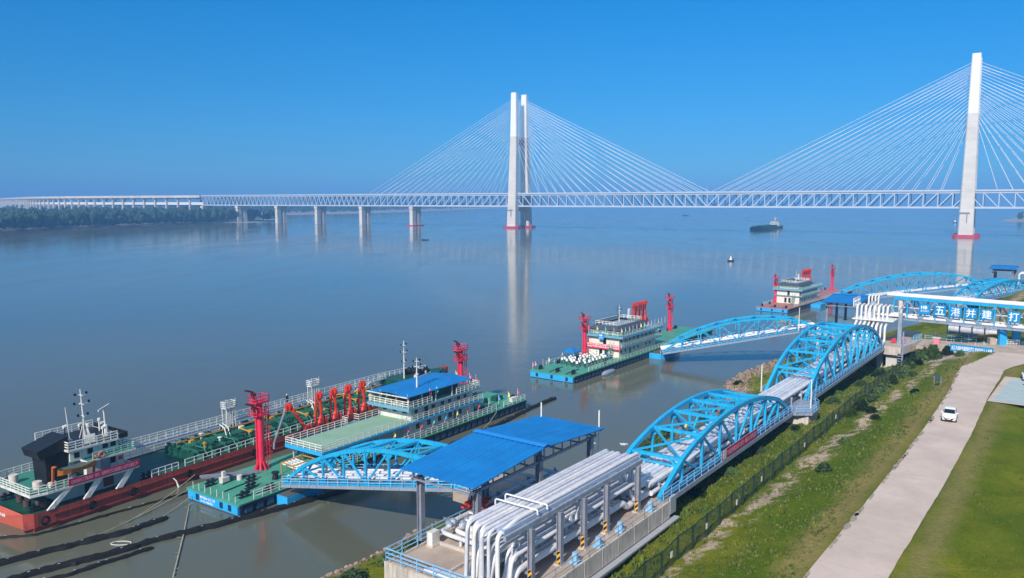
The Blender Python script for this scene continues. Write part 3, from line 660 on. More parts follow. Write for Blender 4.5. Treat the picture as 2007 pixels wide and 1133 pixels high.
tb = arch_truss('arched_truss_bridge', 'blue arched truss span between the mid pier and the white pipe risers', 'truss bridge', W(47.8, 0.4, 9), TA, 50.4, 5.8, 6.9, 3.2, railside=(0, 1), ch=0.42, pipes=6, n=10, group='arched spans of the pipe trestle')
tcl = arch_truss('arched_truss_bridge', 'blue arched truss span at the far right edge beyond the overhead pipe crossing', 'truss bridge', W(191, -5.2, 9), TA - R(15), 50, 5.8, 4.3, 3.2, railside=(0,), ch=0.42, pipes=5, n=10, group='arched spans of the pipe trestle')
pipe_bundle('upper_pipe_run', 'silver insulated pipes on the raised tier through both arched spans', -0.5, 99.0, [(w_, 9.0 + z + 0.55, r) for w_, z, r in lanesU])
def rack_supports():
    t = thing('pipe_trestle_frames', 'row of small grey steel frames holding the upper pipes on the trestle', 'pipe support', TO, TA)
    s = 1.5
    while s < 99:
        k = MB()
        for w_ in (0.95, 4.85): k.box(s-0.09, s+0.09, w_-0.09, w_+0.09, 8.9, 10.1)
        k.box(s-0.1, s+0.1, 0.8, 5.0, 10.1, 10.24); k.build('frame', M['ltsteel'], t); s += 4.6
rack_supports()
# red banner with pale lettering on the near railing of the first span
def banner(name, label, p0, p1, z0, h, txt, m_bg, m_tx, white_left=0.0, rows=1, ends=None, out=None):
    p0 = Vector(p0); p1 = Vector(p1); L = (p1 - p0).length; X = (p1 - p0).normalized(); a = math.atan2(X.y, X.x)
    t = thing(name, label, 'banner', (p0.x, p0.y, z0), a)
    MB().box(0, L, -0.03, 0.03, 0, h).build('cloth', m_bg, t)
    if white_left: MB().box(0, white_left, -0.05, -0.032, 0.03, h-0.03).build('white_panel', M['white'], t)
    q = h * (0.62 if rows == 1 else 0.36)
    for r_ in range(rows):
        text(txt if isinstance(txt, str) else txt[r_], (white_left + L*0.03, -0.045, h*0.19 + (h*0.43*(rows-1-r_))), (1,0,0), (0,0,1), q, m_tx, t, width=L*0.94 - white_left, bold=0.015, extr=0.004)
    return t
b_ = banner('red_banner', 'long crimson banner with pale lettering tied to the railing of the nearest arched span', W(14.8, -0.2, 0), W(25.4, -0.2, 0), 9.1, 1.05, '牢记嘱托感恩奋进 安全第一预防为主 绿色发展', M['banner'], M['pinkletter'], 0.9)

# ------------------------------------------------------------------ main platform, pipe rack, shed
def platform():
    t = thing('concrete_platform', 'stained concrete trestle platform with pipe racks in the bottom foreground', 'platform', TO, TA)
    poly = [(-24.2,-0.6),(0.0,-0.6),(1.6,0.0),(1.6,6.4),(-0.5,13.2),(-2.6,17.6),(-9.4,17.6),(-9.6,12.8),(-24.0,11.6)]
    MB().prism(poly[::1], 8.1, 9.0).build('slab', M['floor'], t)
    k = MB(); k.box(-24.2, 0.0, -0.86, -0.62, 7.7, 9.3); k.box(-24.42, -24.22, -0.86, 11.8, 7.4, 9.25); k.box(-24.0, -9.7, 11.62, 11.86, 7.9, 9.2)
    k.box(-24.2, 0.9, -1.0, -0.62, 6.9, 7.5)
    for i in range(9): k.box(-23.6 + 2.75*i, -23.52 + 2.75*i, -0.885, -0.861, 7.72, 9.26)
    k.build('edge_beam', M['conc'], t)
    k = MB(); k.box(-24.3, 1.0, -1.45, -0.9, 7.5, 7.66).box(0.05, 1.3, -0.9, -0.62, 7.99, 9.6); k.build('outer_ledge', plain('ledge_bluegrey', (0.40, 0.41, 0.44)), t)
    for s in (-23, -14.5, -6, 0.6):
        k = MB()
        for w_ in (1.0, 6.2, 11.2): k.cyl(s, w_, -3, 7.4, 0.5, 14)
        k.box(s-0.6, s+0.6, 0.2, 12.2, 7.4, 8.08); k.build('pile_bent', M['conc'], t)
    k = MB(); k.cyl(-6, 16.2, -3, 8.05, 0.5, 14); k.build('pile', M['conc'], t)
    k = MB(); k.rail([(-24.1,-0.75,9.22),(-0.2,-0.75,9.22)], 1.0, 2, 2.4, 0.025); k.build('railing', M['ltsteel'], t, label='thin grey railing along the near edge')
    k = MB(); k.rail([(-24.3,0.2,9.25),(-24.3,11.7,9.25),(-10,11.74,9.2)], 1.05, 3, 1.7, 0.04); k.rail([(-9.3,17.4,9.0),(-9.3,13,9.0)],1.05,3,1.5,.04); k.build('railing', M['railb'], t, label='pale blue railing at the corner')
    for s in (-16.4, -12.8, -9.1, -3.4): 
        k = MB(); k.box(s+0.6, s+1.2, -0.45, 0.25, 9.0, 9.25); k.box(s+0.75, s+1.05, -0.3, 0.1, 9.25, 9.9); k.build('junction_box', plain('box_blue', (0.25, 0.5, 0.75)), t)
    k = MB()                                   # puddle-free hatch lines and low kerbs
    k.box(-22.6, -19.2, 6.6, 6.8, 9.0, 9.25).box(-19.2, -19.0, 6.6, 11.4, 9.0, 9.25); k.build('kerb', M['conc'], t)
platform()
def hbeam(k, s, w_, z0, z1, b=0.34):
    b *= 1.15
    k.box(s-b/2, s+b/2, w_-b/2, w_-b/2+0.06, z0, z1).box(s-b/2, s+b/2, w_+b/2-0.06, w_+b/2, z0, z1).box(s-0.03, s+0.03, w_-b/2+0.06, w_+b/2-0.06, z0, z1)
def pipe_rack():
    t = thing('pipe_rack', 'long three-tier steel rack of silver pipes on the foreground platform', 'pipe rack', TO, TA)
    cols = [-20.3, -16.4, -12.8, -9.1, -3.4]
    for s in cols:
        for w_ in (0.75, 5.6):
            k = MB(); hbeam(k, s, w_, 9.0, 13.25, 0.36); o = k.build('column', M['steel'], t)
            if w_ < 1: MB().box(s-0.2, s+0.2, w_-0.2, w_+0.2, 9.02, 10.1).build('warning_stripes', M['hazard'], o)
            k = MB(); k.box(s-0.35, s+0.35, w_-0.35, w_+0.35, 9.0, 9.12); k.build('base_plate', M['conc'], o)
    k = MB()
    for s in cols:
        k.box(s-0.12, s+0.12, 0.93, 5.42, 12.92, 13.2).box(s-0.12, s+0.12, 0.93, 5.42, 11.0, 11.25).box(s-0.12, s+0.12, 0.93, 5.42, 9.7, 9.92)
    k.build('cross_beam', M['steel'], t)
    k = MB(); k.box(-23.2, -2.2, 0.9, 1.16, 13.22, 13.6); k.box(-23.2,-2.2,4.7,4.9,13.22,13.5); k.build('edge_girder', M['ltsteel'], t)
    # top tier: run along, bend down at both ends
    top = [(2.15, .13), (2.55, .17), (3.0, .12), (3.38, .15), (3.8, .18), (4.25, .13), (4.62, .16)]
    k = MB(); k.box(-23.0, -2.4, 1.2, 1.88, 13.62, 13.88); k.build('cable_tray', plain('tray_blue_steel', (0.40, 0.47, 0.62), 0.35), t)
    MB().tube([(-23.4, 1.5, 8.7), (-23.4, 1.5, 13.6), (-21, 1.5, 14.05), (-2.0, 1.5, 14.05), (-1.5, 1.5, 10.6), (.3, 1.5, 10.6)], .17, 10, rb=.5).build('pipe', M['pipew'], t, smooth=True)
    for i, (w_, r) in enumerate(top):
        s0 = -23.6 - 0.42 * (i % 2) + 0.12*i; z = 13.78 + 0.02 * (i % 3)
        bot = 9.25 + 0.1 * (i % 2)
        pts = [(s0 - 0.2, w_ + 6.2 - i*0.5, bot), (s0 - 0.2, w_, bot), (s0, w_, z), (-2.0 - 0.25*(i % 3), w_, z), (-1.6 - 0.25*(i % 3), w_, 10.5), (0.3, w_, 10.5)]
        if i in (0, 1): pts = [(s0, w_, 8.6), (s0, w_, z), (-2.0, w_, z), (-1.7, w_, 10.5), (0.3, w_, 10.5)]
        MB().tube(pts, r, 12, rb=0.6).build('pipe', M['pipe'] if i != 3 else M['pipew'], t, smooth=True)
    mid = [(1.3, .16), (1.75, .22), (2.35, .15), (2.8, .24), (3.4, .14), (3.85, .18), (4.3, .13), (4.75, .22)]
    for i, (w_, r) in enumerate(mid):
        s0 = -22.0 + 0.5 * (i % 3)
        pts = [(s0 - (0.9 if i % 2 else 0.3), w_, 9.3), (s0, w_, 11.5), (-2.9 - 0.3*(i % 2), w_, 11.5), (-2.4 - 0.3*(i % 2), w_, 9.75), (0.2, w_, 9.72)]
        MB().tube(pts, r, 12, rb=0.7).build('pipe', M['pipe'] if i % 3 else M['pipew'], t, smooth=True)
    low = [(1.4, .28), (2.1, .16), (2.6, .24), (3.3, .15), (3.8, .22), (4.6, .26), (5.2, .16)]
    for i, (w_, r) in enumerate(low):
        s0 = -21.4 + 0.6 * (i % 3)
        pts = [(s0 - 0.6, w_, 8.7), (s0, w_, 10.22), (-5.0, w_, 10.22), (-4.4, w_, 9.62), (0.1, w_, 9.62)]
        MB().tube(pts, r, 12, rb=0.6).build('pipe', M['pipe'] if i % 2 else M['pipew'], t, smooth=True)
    # expansion loops and branches standing up from the rack towards the shed
    for i, s in enumerate((-19.2, -17.9)):
        MB().tube([(s, 0.95, 13.9), (s, 0.95, 14.25), (s, 4.9, 14.25), (s, 4.9, 12.5), (s, 7.5, 12.5)], .07, 8, rb=.2).build('small_pipe', M['pipew'], t, smooth=True)
    for i, s in enumerate((-15.2, -14.4)):
        MB().tube([(s, 1.15, 11.7), (s, 1.15, 12.35), (s+1.0, 1.15, 12.35), (s+1.0, 1.15, 11.6)], .12, 8, rb=.3).build('small_pipe', M['pipew'], t, smooth=True)
pipe_rack()
def rack_branches():
    t = thing('pipe_branches', 'small branch pipes, elbows and drops hung on the foreground pipe rack', 'pipes', TO, TA); q = random.Random(8)
    for i in range(12):
        s_ = -21.5 + 1.55*i; r = q.uniform(.07, .13); z0 = q.choice((10.2, 11.5)); w0 = q.uniform(1.5, 2.4)
        MB().tube([(s_, w0, z0), (s_, w0, z0 + .75), (s_ + q.uniform(.5, 1.1), w0 + .1, z0 + .75), (s_ + 1.1, w0 + .1, z0 + q.choice((.1, 1.5)))], r, 8, rb=.25).build('branch_pipe', M['pipew'] if i % 2 else M['pipe'], t, smooth=True)
rack_branches()
def corrugated(k, s0, s1, wA, wB, z0, z1, amp=0.05, pitch=0.55):
    n = int(abs(wB - wA) / pitch) * 2; V = []
    for i in range(n + 1):
        y = wA + (wB - wA) * i / n; a = amp * (1 if i % 2 else -1)
        V += [(s0, y, z0 + a), (s1, y, z1 + a), (s1, y, z1 + a - 0.06), (s0, y, z0 + a - 0.06)]
    k.add(V, [(4*i, 4*i+4, 4*i+5, 4*i+1) for i in range(n)] + [(4*i+3, 4*i+2, 4*i+6, 4*i+7) for i in range(n)] + [(4*i, 4*i+3, 4*i+7, 4*i+4) for i in range(n)] + [(4*i+1, 4*i+5, 4*i+6, 4*i+2) for i in range(n)])
def shed(label, s0, w0, L=21.2, Wd=8.4, zg=9.0, ze=15.25, cat='canopy', rz=None, loc=None):
    t = thing('open_shed', label, cat, loc or W(s0, w0, 0), TA if rz is None else rz, 'open blue roofed sheds on the trestle')
    k = MB(); corrugated(k, 0, L/2, 0, Wd, ze, ze + 0.75); corrugated(k, L/2, L, 0, Wd, ze + 0.75, ze)
    o = k.build('roof', M['roof'], t)
    k = MB(); k.add([(L/2-0.5, -0.02, ze+0.80), (L/2, -0.02, ze+0.90), (L/2+0.5, -0.02, ze+0.80), (L/2-0.5, Wd+0.02, ze+0.80), (L/2, Wd+0.02, ze+0.90), (L/2+0.5, Wd+0.02, ze+0.80)], [(0,1,4,3),(1,2,5,4)])
    k.build('ridge_cap', plain('ridge_blue', (0.01, 0.24, 0.68)), o)
    for s in (1.4, L/2, L-1.4):
        for w_ in (0.8, Wd-1.1):
            k = MB(); hbeam(k, s, w_, zg, ze-0.75, 0.42); k.box(s-0.4, s+0.4, w_-0.4, w_+0.4, zg, zg+0.15); k.build('post', M['steel'], t)
    k = MB()
    for w_ in (0.8, Wd-1.1):
        k.bar((0.3, w_, ze-0.8), (L-0.3, w_, ze-0.8), 0.16, 0.22); k.bar((0.3, w_, ze-0.12), (L/2, w_, ze+0.60), 0.12, 0.16); k.bar((L/2, w_, ze+0.60), (L-0.3, w_, ze-0.12), 0.12, 0.16)
        for i in range(14):
            x = 0.5 + (L-1) * i / 13; zz = ze - 0.12 + 0.72 * (1 - abs(x - L/2) / (L/2)); k.bar((x, w_, ze-0.8), (x, w_, zz), 0.1)
    for i in range(8):
        x = 0.5 + (L-1) * i / 7; zz = ze - 0.15 + 0.70 * (1 - abs(x - L/2) / (L/2)); k.bar((x, 0.1, zz), (x, Wd-0.1, zz), 0.12, 0.2)
        k.bar((x, 0.8, ze-0.8), (x, Wd-1.1, ze-0.8), 0.1, 0.14)
    k.build('roof_truss', M['steel'], t)
    return t
shed('large open shed with bright blue ridged roof beside the foreground pipe rack', -20.6, 5.9, 20.2, 7.9)
shed('open shed with blue roof on grey posts beside the far riser platform', 113.5, 8.2, 19.5, 8.0)
shed('small distant open shed with blue roof at the right edge of the photo', 236, -12.0, 14, 7.5)

def manifold():
    t = thing('valve_manifold', 'pipe manifold with white elbows and red valves under the big blue shed', 'valves', TO, TA)
    for i in range(4):
        w_ = 11.0 - 0.85 * i; s0 = -18.6 + 0.85 * i
        MB().tube([(-7.5, w_, 10.25), (s0 + 1.6, w_, 10.25), (s0 + 0.8, w_, 9.85), (s0, w_, 9.85), (s0, w_ - 1.0, 9.75), (s0, 6.1, 9.7), (s0, 6.1, 9.1)], .2, 10, rb=.45).build('pipe', M['pipe'] if i == 0 else M['pipew'], t, smooth=True)
        k = MB(); 
        for q_ in (1.0, 1.5): k.tube([(s0 + q_ - .08, w_, 9.9 + .2*q_), (s0 + q_ + .08, w_, 9.9 + .2*q_)], .33, 12)
        k.build('flange', M['ltsteel'], t)
        MB().tube([(s0 + .1, w_ - 2.0 - .2*i, 9.75), (s0 + .1, w_ - 2.0 - .2*i, 9.05)], .12, 8).build('pipe_stub', M['pipew'], t)
    for s_, w_ in ((-14.6, 11.3), (-13.4, 10.6), (-14.2, 9.3), (-12.8, 8.6)):
        k = MB(); k.tube([(s_-.9, w_, 10.9), (s_+.9, w_, 10.9)], .17, 10); k.tube([(s_-.3, w_, 10.9), (s_+.3, w_, 10.9)], .3, 12); k.tube([(s_, w_, 10.3), (s_, w_, 10.9)], .12, 8); k.build('valve', plain('valve_red', (0.75, 0.06, 0.03)), t, smooth=True)
    k = MB()
    for x_ in (-16.5, -15, -13.5, -12): k.box(x_-.06, x_+.06, 6.2, 11.3, 9.0, 9.9).bar((x_, 7, 9.9), (x_+1.4, 10, 9.3), .08)
    k.build('pipe_frame', M['pipew'], t)
    t5 = thing('cable_cabinet', 'small white cabinet beside the left rear post of the big shed', 'cabinet', W(-19.6, 11.0, 9.0), TA); MB().box(-.45, .45, -.3, .3, .15, 1.25).build('body', M['white'], t5); MB().box(-.5, .5, -.35, .35, 0, .14).build('base', M['conc'], t5)
    for i in range(7):
        w_ = 6.4 + 0.8 * i; MB().tube([(-9.8, w_, 10.2 - .1*(i % 2)), (-1.0 - .5*(i % 3), w_, 10.2), (-0.6 - .5*(i % 3), w_, 9.3)], .19 if i % 2 else .25, 10, rb=.4).build('pipe', M['pipe'], t, smooth=True)
    for i in range(3):
        MB().tube([(-7.6 + 2.2*i, 5.2, 10.8), (-7.6 + 2.2*i, 12.8, 10.8)], .16, 10).build('header_pipe', M['pipew'], t, smooth=True)
    k = MB(); k.box(-16.2, -15.9, 6.0, 12.6, 9.0, 9.7).box(-9.0, -8.7, 6.0, 12.6, 9.0, 10.0).box(-4.0, -3.7, 6.0, 12.6, 9.0, 10.0); k.build('pipe_rest', M['steel'], t)
    t2 = thing('equipment_cabin', 'white flat topped equipment cabin under the blue shed', 'cabin', W(-13.6, 6.7, 9.0), TA)
    MB().box(0, 3.2, 0, 2.6, 0.1, 1.9).build('body', M['white'], t2); MB().box(-0.1, 3.3, -0.1, 2.7, 1.9, 2.02).build('lid', plain('cabin_lid', (0.8, 0.78, 0.74)), t2); MB().box(0.6, 1.4, -0.03, 0, 0.3, 1.6).build('door', M['ltsteel'], t2)
    t3 = thing('access_stair', 'small white railed stair beside the shed above the pipes', 'stair', W(-3.2, 6.2, 9.0), TA)
    k = MB()
    for i in range(8): k.box(0.3*i, 0.3*i+0.28, 0, 1.0, 0.25*i+0.2, 0.25*i+0.25)
    k.build('tread', M['ltsteel'], t3); k = MB(); k.rail([(0,0,0.3),(2.4,0,2.2),(4.4,0,2.2)], 1, 2, 1, .035); k.rail([(0,1,0.3),(2.4,1,2.2),(4.4,1,2.2)], 1, 2, 1, .035); k.build('railing', M['rail'], t3)
    MB().box(2.4, 4.4, 0, 1, 2.1, 2.18).build('landing', M['ltsteel'], t3)
    # loading hose rack between
    t4 = thing('pump_unit', 'dark pump with a red motor among the pipes under the shed', 'pump', W(-6.0, 8.2, 9.0), TA)
    MB().box(-0.9, 0.9, -0.5, 0.5, 0, 0.5).build('base', M['steel'], t4); MB().tube([(-0.7,0,0.9),(0.7,0,0.9)], .4, 12).build('motor', M['red'], t4, smooth=True); MB().cyl(0.9, 0, 0.5, 1.5, .35, 12).build('casing', M['dkred'], t4)
manifold()
def mid_pier():
    t = thing('trestle_pier', 'concrete pier with grey steel landing between the two arched spans', 'pier', TO, TA)
    k = MB(); k.prism([(39.9,-0.8),(47.6,-0.8),(47.6,6.9),(39.9,6.9)], 8.55, 8.88); k.build('landing', M['ltsteel'], t)
    k = MB(); k.prism([(41.0,-2.4),(44.5,-2.4),(46.6,-0.82),(40,-0.82)], 8.6, 8.9); k.build('side_landing', M['ltsteel'], t)
    k = MB(); k.box(41.0, 45.4, -1.9, 6.4, 7.1, 8.54); k.build('cap_beam', M['conc'], t)
    for w_ in (1.0, 5.0): k = MB(); k.cyl(43.4, w_, 1, 7.1, 0.7, 16); k.build('column', M['conc'], t)
    k = MB(); k.rail([(39.5,-0.7,8.9),(41,-2.3,8.9),(44.5,-2.3,8.9),(46.6,-0.7,8.9),(48.3,-0.7,8.9)], 1.05, 3, 1.1, .035); k.build('railing', M['railb'], t)
mid_pier()
def lamp_pole(loc, h, label, head=True):
    t = thing('lamp_pole', label, 'lamp post', loc, TA, 'slim white lamp posts')
    MB().tube([(0,0,0),(0,0,h)], [0.10, 0.07], 8).build('pole', M['rail'], t); (MB().box(-0.12, 0.4, -0.09, 0.09, h, h+0.1).build('lamp_head', M['white'], t) if head else None); MB().box(-.2,.2,-.2,.2,0,.12).build('base', M['steel'], t)
lamp_pole(W(48.9, 7.2, 8.9), 4.0, 'white lamp post between the two arched spans on the river side')
lamp_pole(W(43, -1.6, 8.9), 4.0, 'thin white post on the near side landing between the arched spans')
lamp_pole(W(109.5, 19.5, 8.9), 5.0, 'tall white lamp post where the second gangway meets the trestle')
lamp_pole(W(-0.6, 13.2, 9), 7.7, 'white post rising behind the back corner of the big blue roof', False)
lamp_pole(W(0.2, 6.9, 9), 7.7, 'white post rising at the right corner of the big blue roof', False)

# ------------------------------------------------------------------ far riser platform, overhead pipe crossing with characters
def riser_platform():
    t = thing('riser_platform', 'concrete platform with white pipe risers at the end of the second arched span', 'platform', TO, TA)
    MB().prism([(98.6,-2.6),(111.5,-4.6),(111.5,7.5),(98.6,7.5)], 8.0, 9.0).build('slab', M['floor'], t)
    k = MB(); k.box(98.35, 98.6, -2.6, 7.5, 7.7, 9.3); k.add([(98.6,-2.85,7.7),(111.5,-4.85,7.7),(111.5,-4.6,7.7),(98.6,-2.6,7.7),(98.6,-2.85,9.3),(111.5,-4.85,9.3),(111.5,-4.6,9.3),(98.6,-2.6,9.3)], [(0,3,2,1),(4,5,6,7),(0,1,5,4),(1,2,6,5),(2,3,7,6),(3,0,4,7)])
    k.build('edge_beam', M['conc'], t)
    k = MB(); k.box(99.4, 101.6, -2.2, -0.2, 4.5, 7.98).box(99, 102, -2.6, 0.2, 3.6, 5.0); k.build('plinth', plain('pale_plinth', (0.6, 0.57, 0.55)), t)
    for s in (101, 109):
        for w_ in (1.2, 5.5):
            MB().cyl(s, w_, 0, 7.98, 0.55, 14).build('pile', M['conc'], t)
    k = MB(); k.box(111.52, 124, -2.4, 1.6, 8.3, 8.95); k.build('path_slab', M['floor'], t)
    k = MB(); k.box(103.5, 112.5, -14, -4.7, 8.5, 9.2); k.build('path_slab', M['floor'], t, label='concrete path slab leading to the road')
    for s, w_, h in ((104.4, 3.6, 17.2), (109.6, -0.6, 17.6), (109.6, 3.8, 17.4), (104.2, -1.6, 15.2)):
        MB().box(s-0.35, s+0.35, w_-0.35, w_+0.35, 9.0, h).build('pillar', plain('pillar_beige', (0.62, 0.56, 0.50)) if s > 109 else M['ltsteel'], t)
    k = MB(); k.rail([(99,-2.7,9.3),(103.5,-3.4,9.3)], 1.05, 3, 1, .04); k.rail([(106,-3.8,9.3),(110.5,-4.5,9.3)], 1.3, 3, 1, .05); k.rail([(112.5,-4.9,9.2),(112.5,-14,9.2)], 1.1, 3, 1.4, .04); k.build('railing', M['railb'], t)
    MB().box(98.1, 98.3, -3.6, -2.9, 3.5, 9.0)
    k = MB()
    for i in range(9): k.box(97.4, 98.2, -3.3, -2.5, 4.2+0.5*i, 4.26+0.5*i)
    k.box(97.35, 97.45, -3.4, -3.3, 3.5, 12.5).box(98.15, 98.25, -3.4, -3.3, 3.5, 12.5); k.build('ladder', M['ltsteel'], t)
    # stepping risers
    for i in range(8):
        w_ = 5.9 - 0.78 * i; r = (.24, .2, .26, .2, .22, .26, .18, .22)[i]
        s0 = 99.6 + 0.10 * i
        pts = [(s0 - 1.6, w_, 9.7), (s0, w_, 9.75), (s0, w_, 12.7), (s0 + 1.8, w_, 13.2), (s0 + 1.8, w_, 16.4), (s0 + 4.6, w_, 16.6), (s0 + 5.6 + 0.3*i, w_, 14.6), (s0 + 6 + 0.3*i, -1.0 - 0.1*i, 14.4)]
        MB().tube(pts, r, 10, rb=.6).build('riser_pipe', M['pipew'], t, smooth=True)
    for i in range(4):
        w_ = 4.4 - 0.5*i; MB().tube([(104.2+i*.5, w_, 12.5), (104.2+i*.5, w_, 18.2), (109.8+i*.4, w_ - 1, 18.3)], .16, 8, rb=.4).build('riser_pipe', M['pipew'], t, smooth=True)
    k = MB(); k.rail([(101,6.5,16.2),(106,6.5,16.2)], 1.6, 2, 1.2, .08); k.box(100.9, 106, -0.9, 6.7, 13.7, 13.85); k.bar((104.4,3.6,13.8),(109.6,3.8,13.8),.3); k.bar((104.2,-1.6,15.1),(109.6,-0.6,15.1),.3)
    k.build('upper_frame', M['rail'], t)
    k = MB(); k.box(106, 107, 4, 5.5, 9, 10.6); k.build('control_cabinet', plain('cab_yel', (0.6, 0.45, 0.15)), t)
    for s, w_ in ((102.5, 1.8), (104.9, -0.4), (105.6, -2.2)): MB().tube([(s-.35,w_,9.5),(s+.35,w_,9.5)], .42, 12).build('flange_valve', M['red'], t, smooth=True)
riser_platform()
def pipe_crossing():
    X0 = W(109.3, 0.6); X1 = W(105.2, -30.0); d = X1 - X0; a = math.atan2(d.y, d.x); L = d.length
    t = thing('overhead_pipe_crossing', 'overhead truss carrying white pipes across the road with blue character panels', 'pipe bridge', (X0.x, X0.y, 0), a)
    D = 4.2; zb, zt = 13.4, 17.6
    for y in (0, D):
        k = MB(); k.box(0, L, y-.16, y+.16, zb-.2, zb+.14)
        n = 6; st = L / n
        for i in range(n):
            x = st * i; k.bar((x, y, zb+.1), (x+st/2, y, zt-.2), .22, .2); k.bar((x+st/2, y, zt-.2), (x+st, y, zb+.1), .22, .2)
        k.build('side_truss', M['ltsteel'] if y == 0 else M['blue'], t)
        k = MB(); k.box(0, L, y-.2, y+.2, zt-.25, zt+.25)
        for i in range(n + 1): k.bar((st*i, y, zb), (st*i, y, zt), .22)
        for i in range(n): k.bar((st*(i+.5), y, zb), (st*(i+.5), y, zt), .2)
        k.build('top_chord', M['blue'], t)
    k = MB()
    for i in range(13): x = L*i/12; k.box(x-.1, x+.1, .1, D-.1, zb-.15, zb+.1).box(x-.1, x+.1, .1, D-.1, zt-.1, zt+.2)
    k.build('cross_beam', M['blue'], t)
    for i in range(6): MB().tube([(-2.6, .3+.7*i, zt+.5), (L, .3+.7*i, zt+.5)], .2 if i % 2 else .26, 10).build('pipe', M['pipew'], t, smooth=True)
    for i in range(5): MB().tube([(-3.0 + .3*i, .4+.8*i, zb+.45), (L, .4+.8*i, zb+.45)], .24 if i % 2 else .3, 10).build('pipe', M['pipew'], t, smooth=True)
    MB().tube([(-1, 2.2, 15.6), (L, 2.2, 15.6)], .25, 10).build('pipe', M['pipew'], t, smooth=True)
    names = {'LOGO': 'blue panel with a white two letter emblem, leftmost on the pipe crossing', '五': 'blue panel with the character for five, second from the left', '港': 'blue panel with the character for harbour, third from the left', '并': 'blue panel with the two stroked character beside the vertical, fourth from the left', '建': 'blue panel with the character for build, fifth from the left', '打': 'blue panel with the character for strike, standing apart at the far right'}
    for i, (x, ch) in enumerate(((4.9, 'LOGO'), (7.7, '五'), (10.45, '港'), (13.1, '并'), (15.8, '建'), (20.2, '打'))):
        t_ = thing('character_panel', names[ch], 'sign', Vector((X0.x, X0.y, 0)) + Matrix.Rotation(a, 3, 'Z') @ Vector((x, -.55, 14.8)), a, 'blue character panels on the pipe crossing')
        MB().box(0, 2.05, 0, .22, 0, 2.05).build('board', M['panel'], t_)
        if ch == 'LOGO':
            text('HB', (.35, -.02, 1.05), (1,0,0), (0,0,1), .68, M['lettering'], t_, 'emblem', 1.15, .03, .004)
            text('湖北港口', (.25, -.02, .5), (1,0,0), (0,0,1), .38, M['lettering'], t_, 'lettering', 1.55, .0, .004)
        else: text(ch, (.2, -.02, .22), (1,0,0), (0,0,1), 1.62, M['lettering'], t_, 'lettering', 1.62, 0.0 if ch == '港' else .01, .004)
pipe_crossing()
def far_risers():
    t = thing('far_pipe_risers', 'small cluster of white pipe risers below the distant open shed', 'pipes', TO, TA)
    for i in range(6): MB().tube([(228 + .9*i, -13.5, 9.2), (228 + .9*i, -13.5, 14.6), (229 + .9*i, -17.5, 15.0)], .28, 8, rb=.6).build('riser_pipe', M['pipew'], t, smooth=True)
    MB().box(224, 240, -22, -9, 8.1, 9.0).build('slab', M['floor'], t)
    for s_ in (227, 237):
        for w_ in (-11, -19): MB().cyl(s_, w_, 1, 8.08, .5, 10).build('pile', M['conc'], t)
far_risers()
def gate_area():
    # blue notice banner board
    p0 = W(100.2, -11.0); p1 = W(99.2, -18.0)
    t = banner('blue_banner_board', 'long blue board with white characters standing beside the road gate', p0, p1, 9.35, 1.35, '长江大保护共建绿色港口 安全生产人人有责', M['panel'], M['lettering'])
    # roofed shelter with silver barrel sections behind it
    p0 = W(126.5, -7.4, 8.8); p1 = W(124.0, -17.2, 9.6); dd = p1 - p0
    t = thing('silver_tank_row', 'row of four silver cylinders in a dark frame behind the blue board', 'tanks', p0, math.atan2(dd.y, dd.x))
    for i in range(4): MB().tube([(2.45*i+.15, 0, 1.15), (2.45*i+2.3, 0, 1.15)], .85, 16).build('cylinder', M['pipe'], t, smooth=True)
    k = MB()
    for i in range(5): k.box(2.45*i-.08, 2.45*i+.08, -1.0, -.86, 0, 2.15).box(2.45*i-.08, 2.45*i+.08, .86, 1.0, 0, 2.15)
    k.box(-.1, 9.9, -1.02, -.88, 2.05, 2.2).box(-.1, 9.9, .88, 1.02, 2.05, 2.2).box(-.1, 9.9, -1.0, 1.0, 0, .2); k.build('frame', M['navy'], t)
    for (s, w_, lb) in ((108.6, -18.6, 'blue wrapped gate pillar with white top, left of the pair'), (111.6, -20.6, 'blue wrapped gate pillar with white top, right of the pair')):
        t = thing('gate_pillar', lb, 'pillar', W(s, w_, 9.8), TA - R(60), 'blue pillars at the road gate')
        MB().box(-.65, .65, -.4, .4, 0, 3.2).build('wrap', M['hullblue'], t); MB().box(-.7, .7, -.45, .45, 3.2, 3.7).build('cap', M['white'], t)
    t = thing('barrier_gate', 'low grey sliding barrier beside the blue board', 'gate', W(108.6, -17.4, 9.9), TA - R(66))
    k = MB(); k.rail([(0,0,0),(4.2,0,0)], 1.0, 3, .5, .04); k.rail([(0,.8,0),(4.2,.8,0)], 1.0, 3, .5, .04); k.build('barrier', M['rail'], t); MB().box(-1, 0, -.5, .9, 0, 1.3).build('motor_box', M['floor'], t)
    t = thing('kiosk', 'small red and white kiosk at the end of the concrete path', 'kiosk', W(107.5, -8.2, 9.2), TA)
    MB().box(0,1.1,0,1.1,0,1.1).build('body', plain('kiosk_pink', (0.75, 0.2, 0.25)), t); MB().box(-.1,1.2,-.1,1.2,1.1,1.2).build('lid', M['white'], t)
    t = thing('standing_sign', 'narrow dark standing sign on the grass beside the road', 'sign', W(66.5, -13.6, hgt(66.5, 13.6)), TA - R(70))
    k = MB(); k.box(-.5,-.42,-.05,.05,0,1.5).box(.42,.5,-.05,.05,0,1.5); k.build('post', M['steel'], t); MB().box(-.5,.5,-.03,.03,.7,1.7).build('board', plain('sign_dark', (0.03,0.07,0.06)), t)
gate_area()
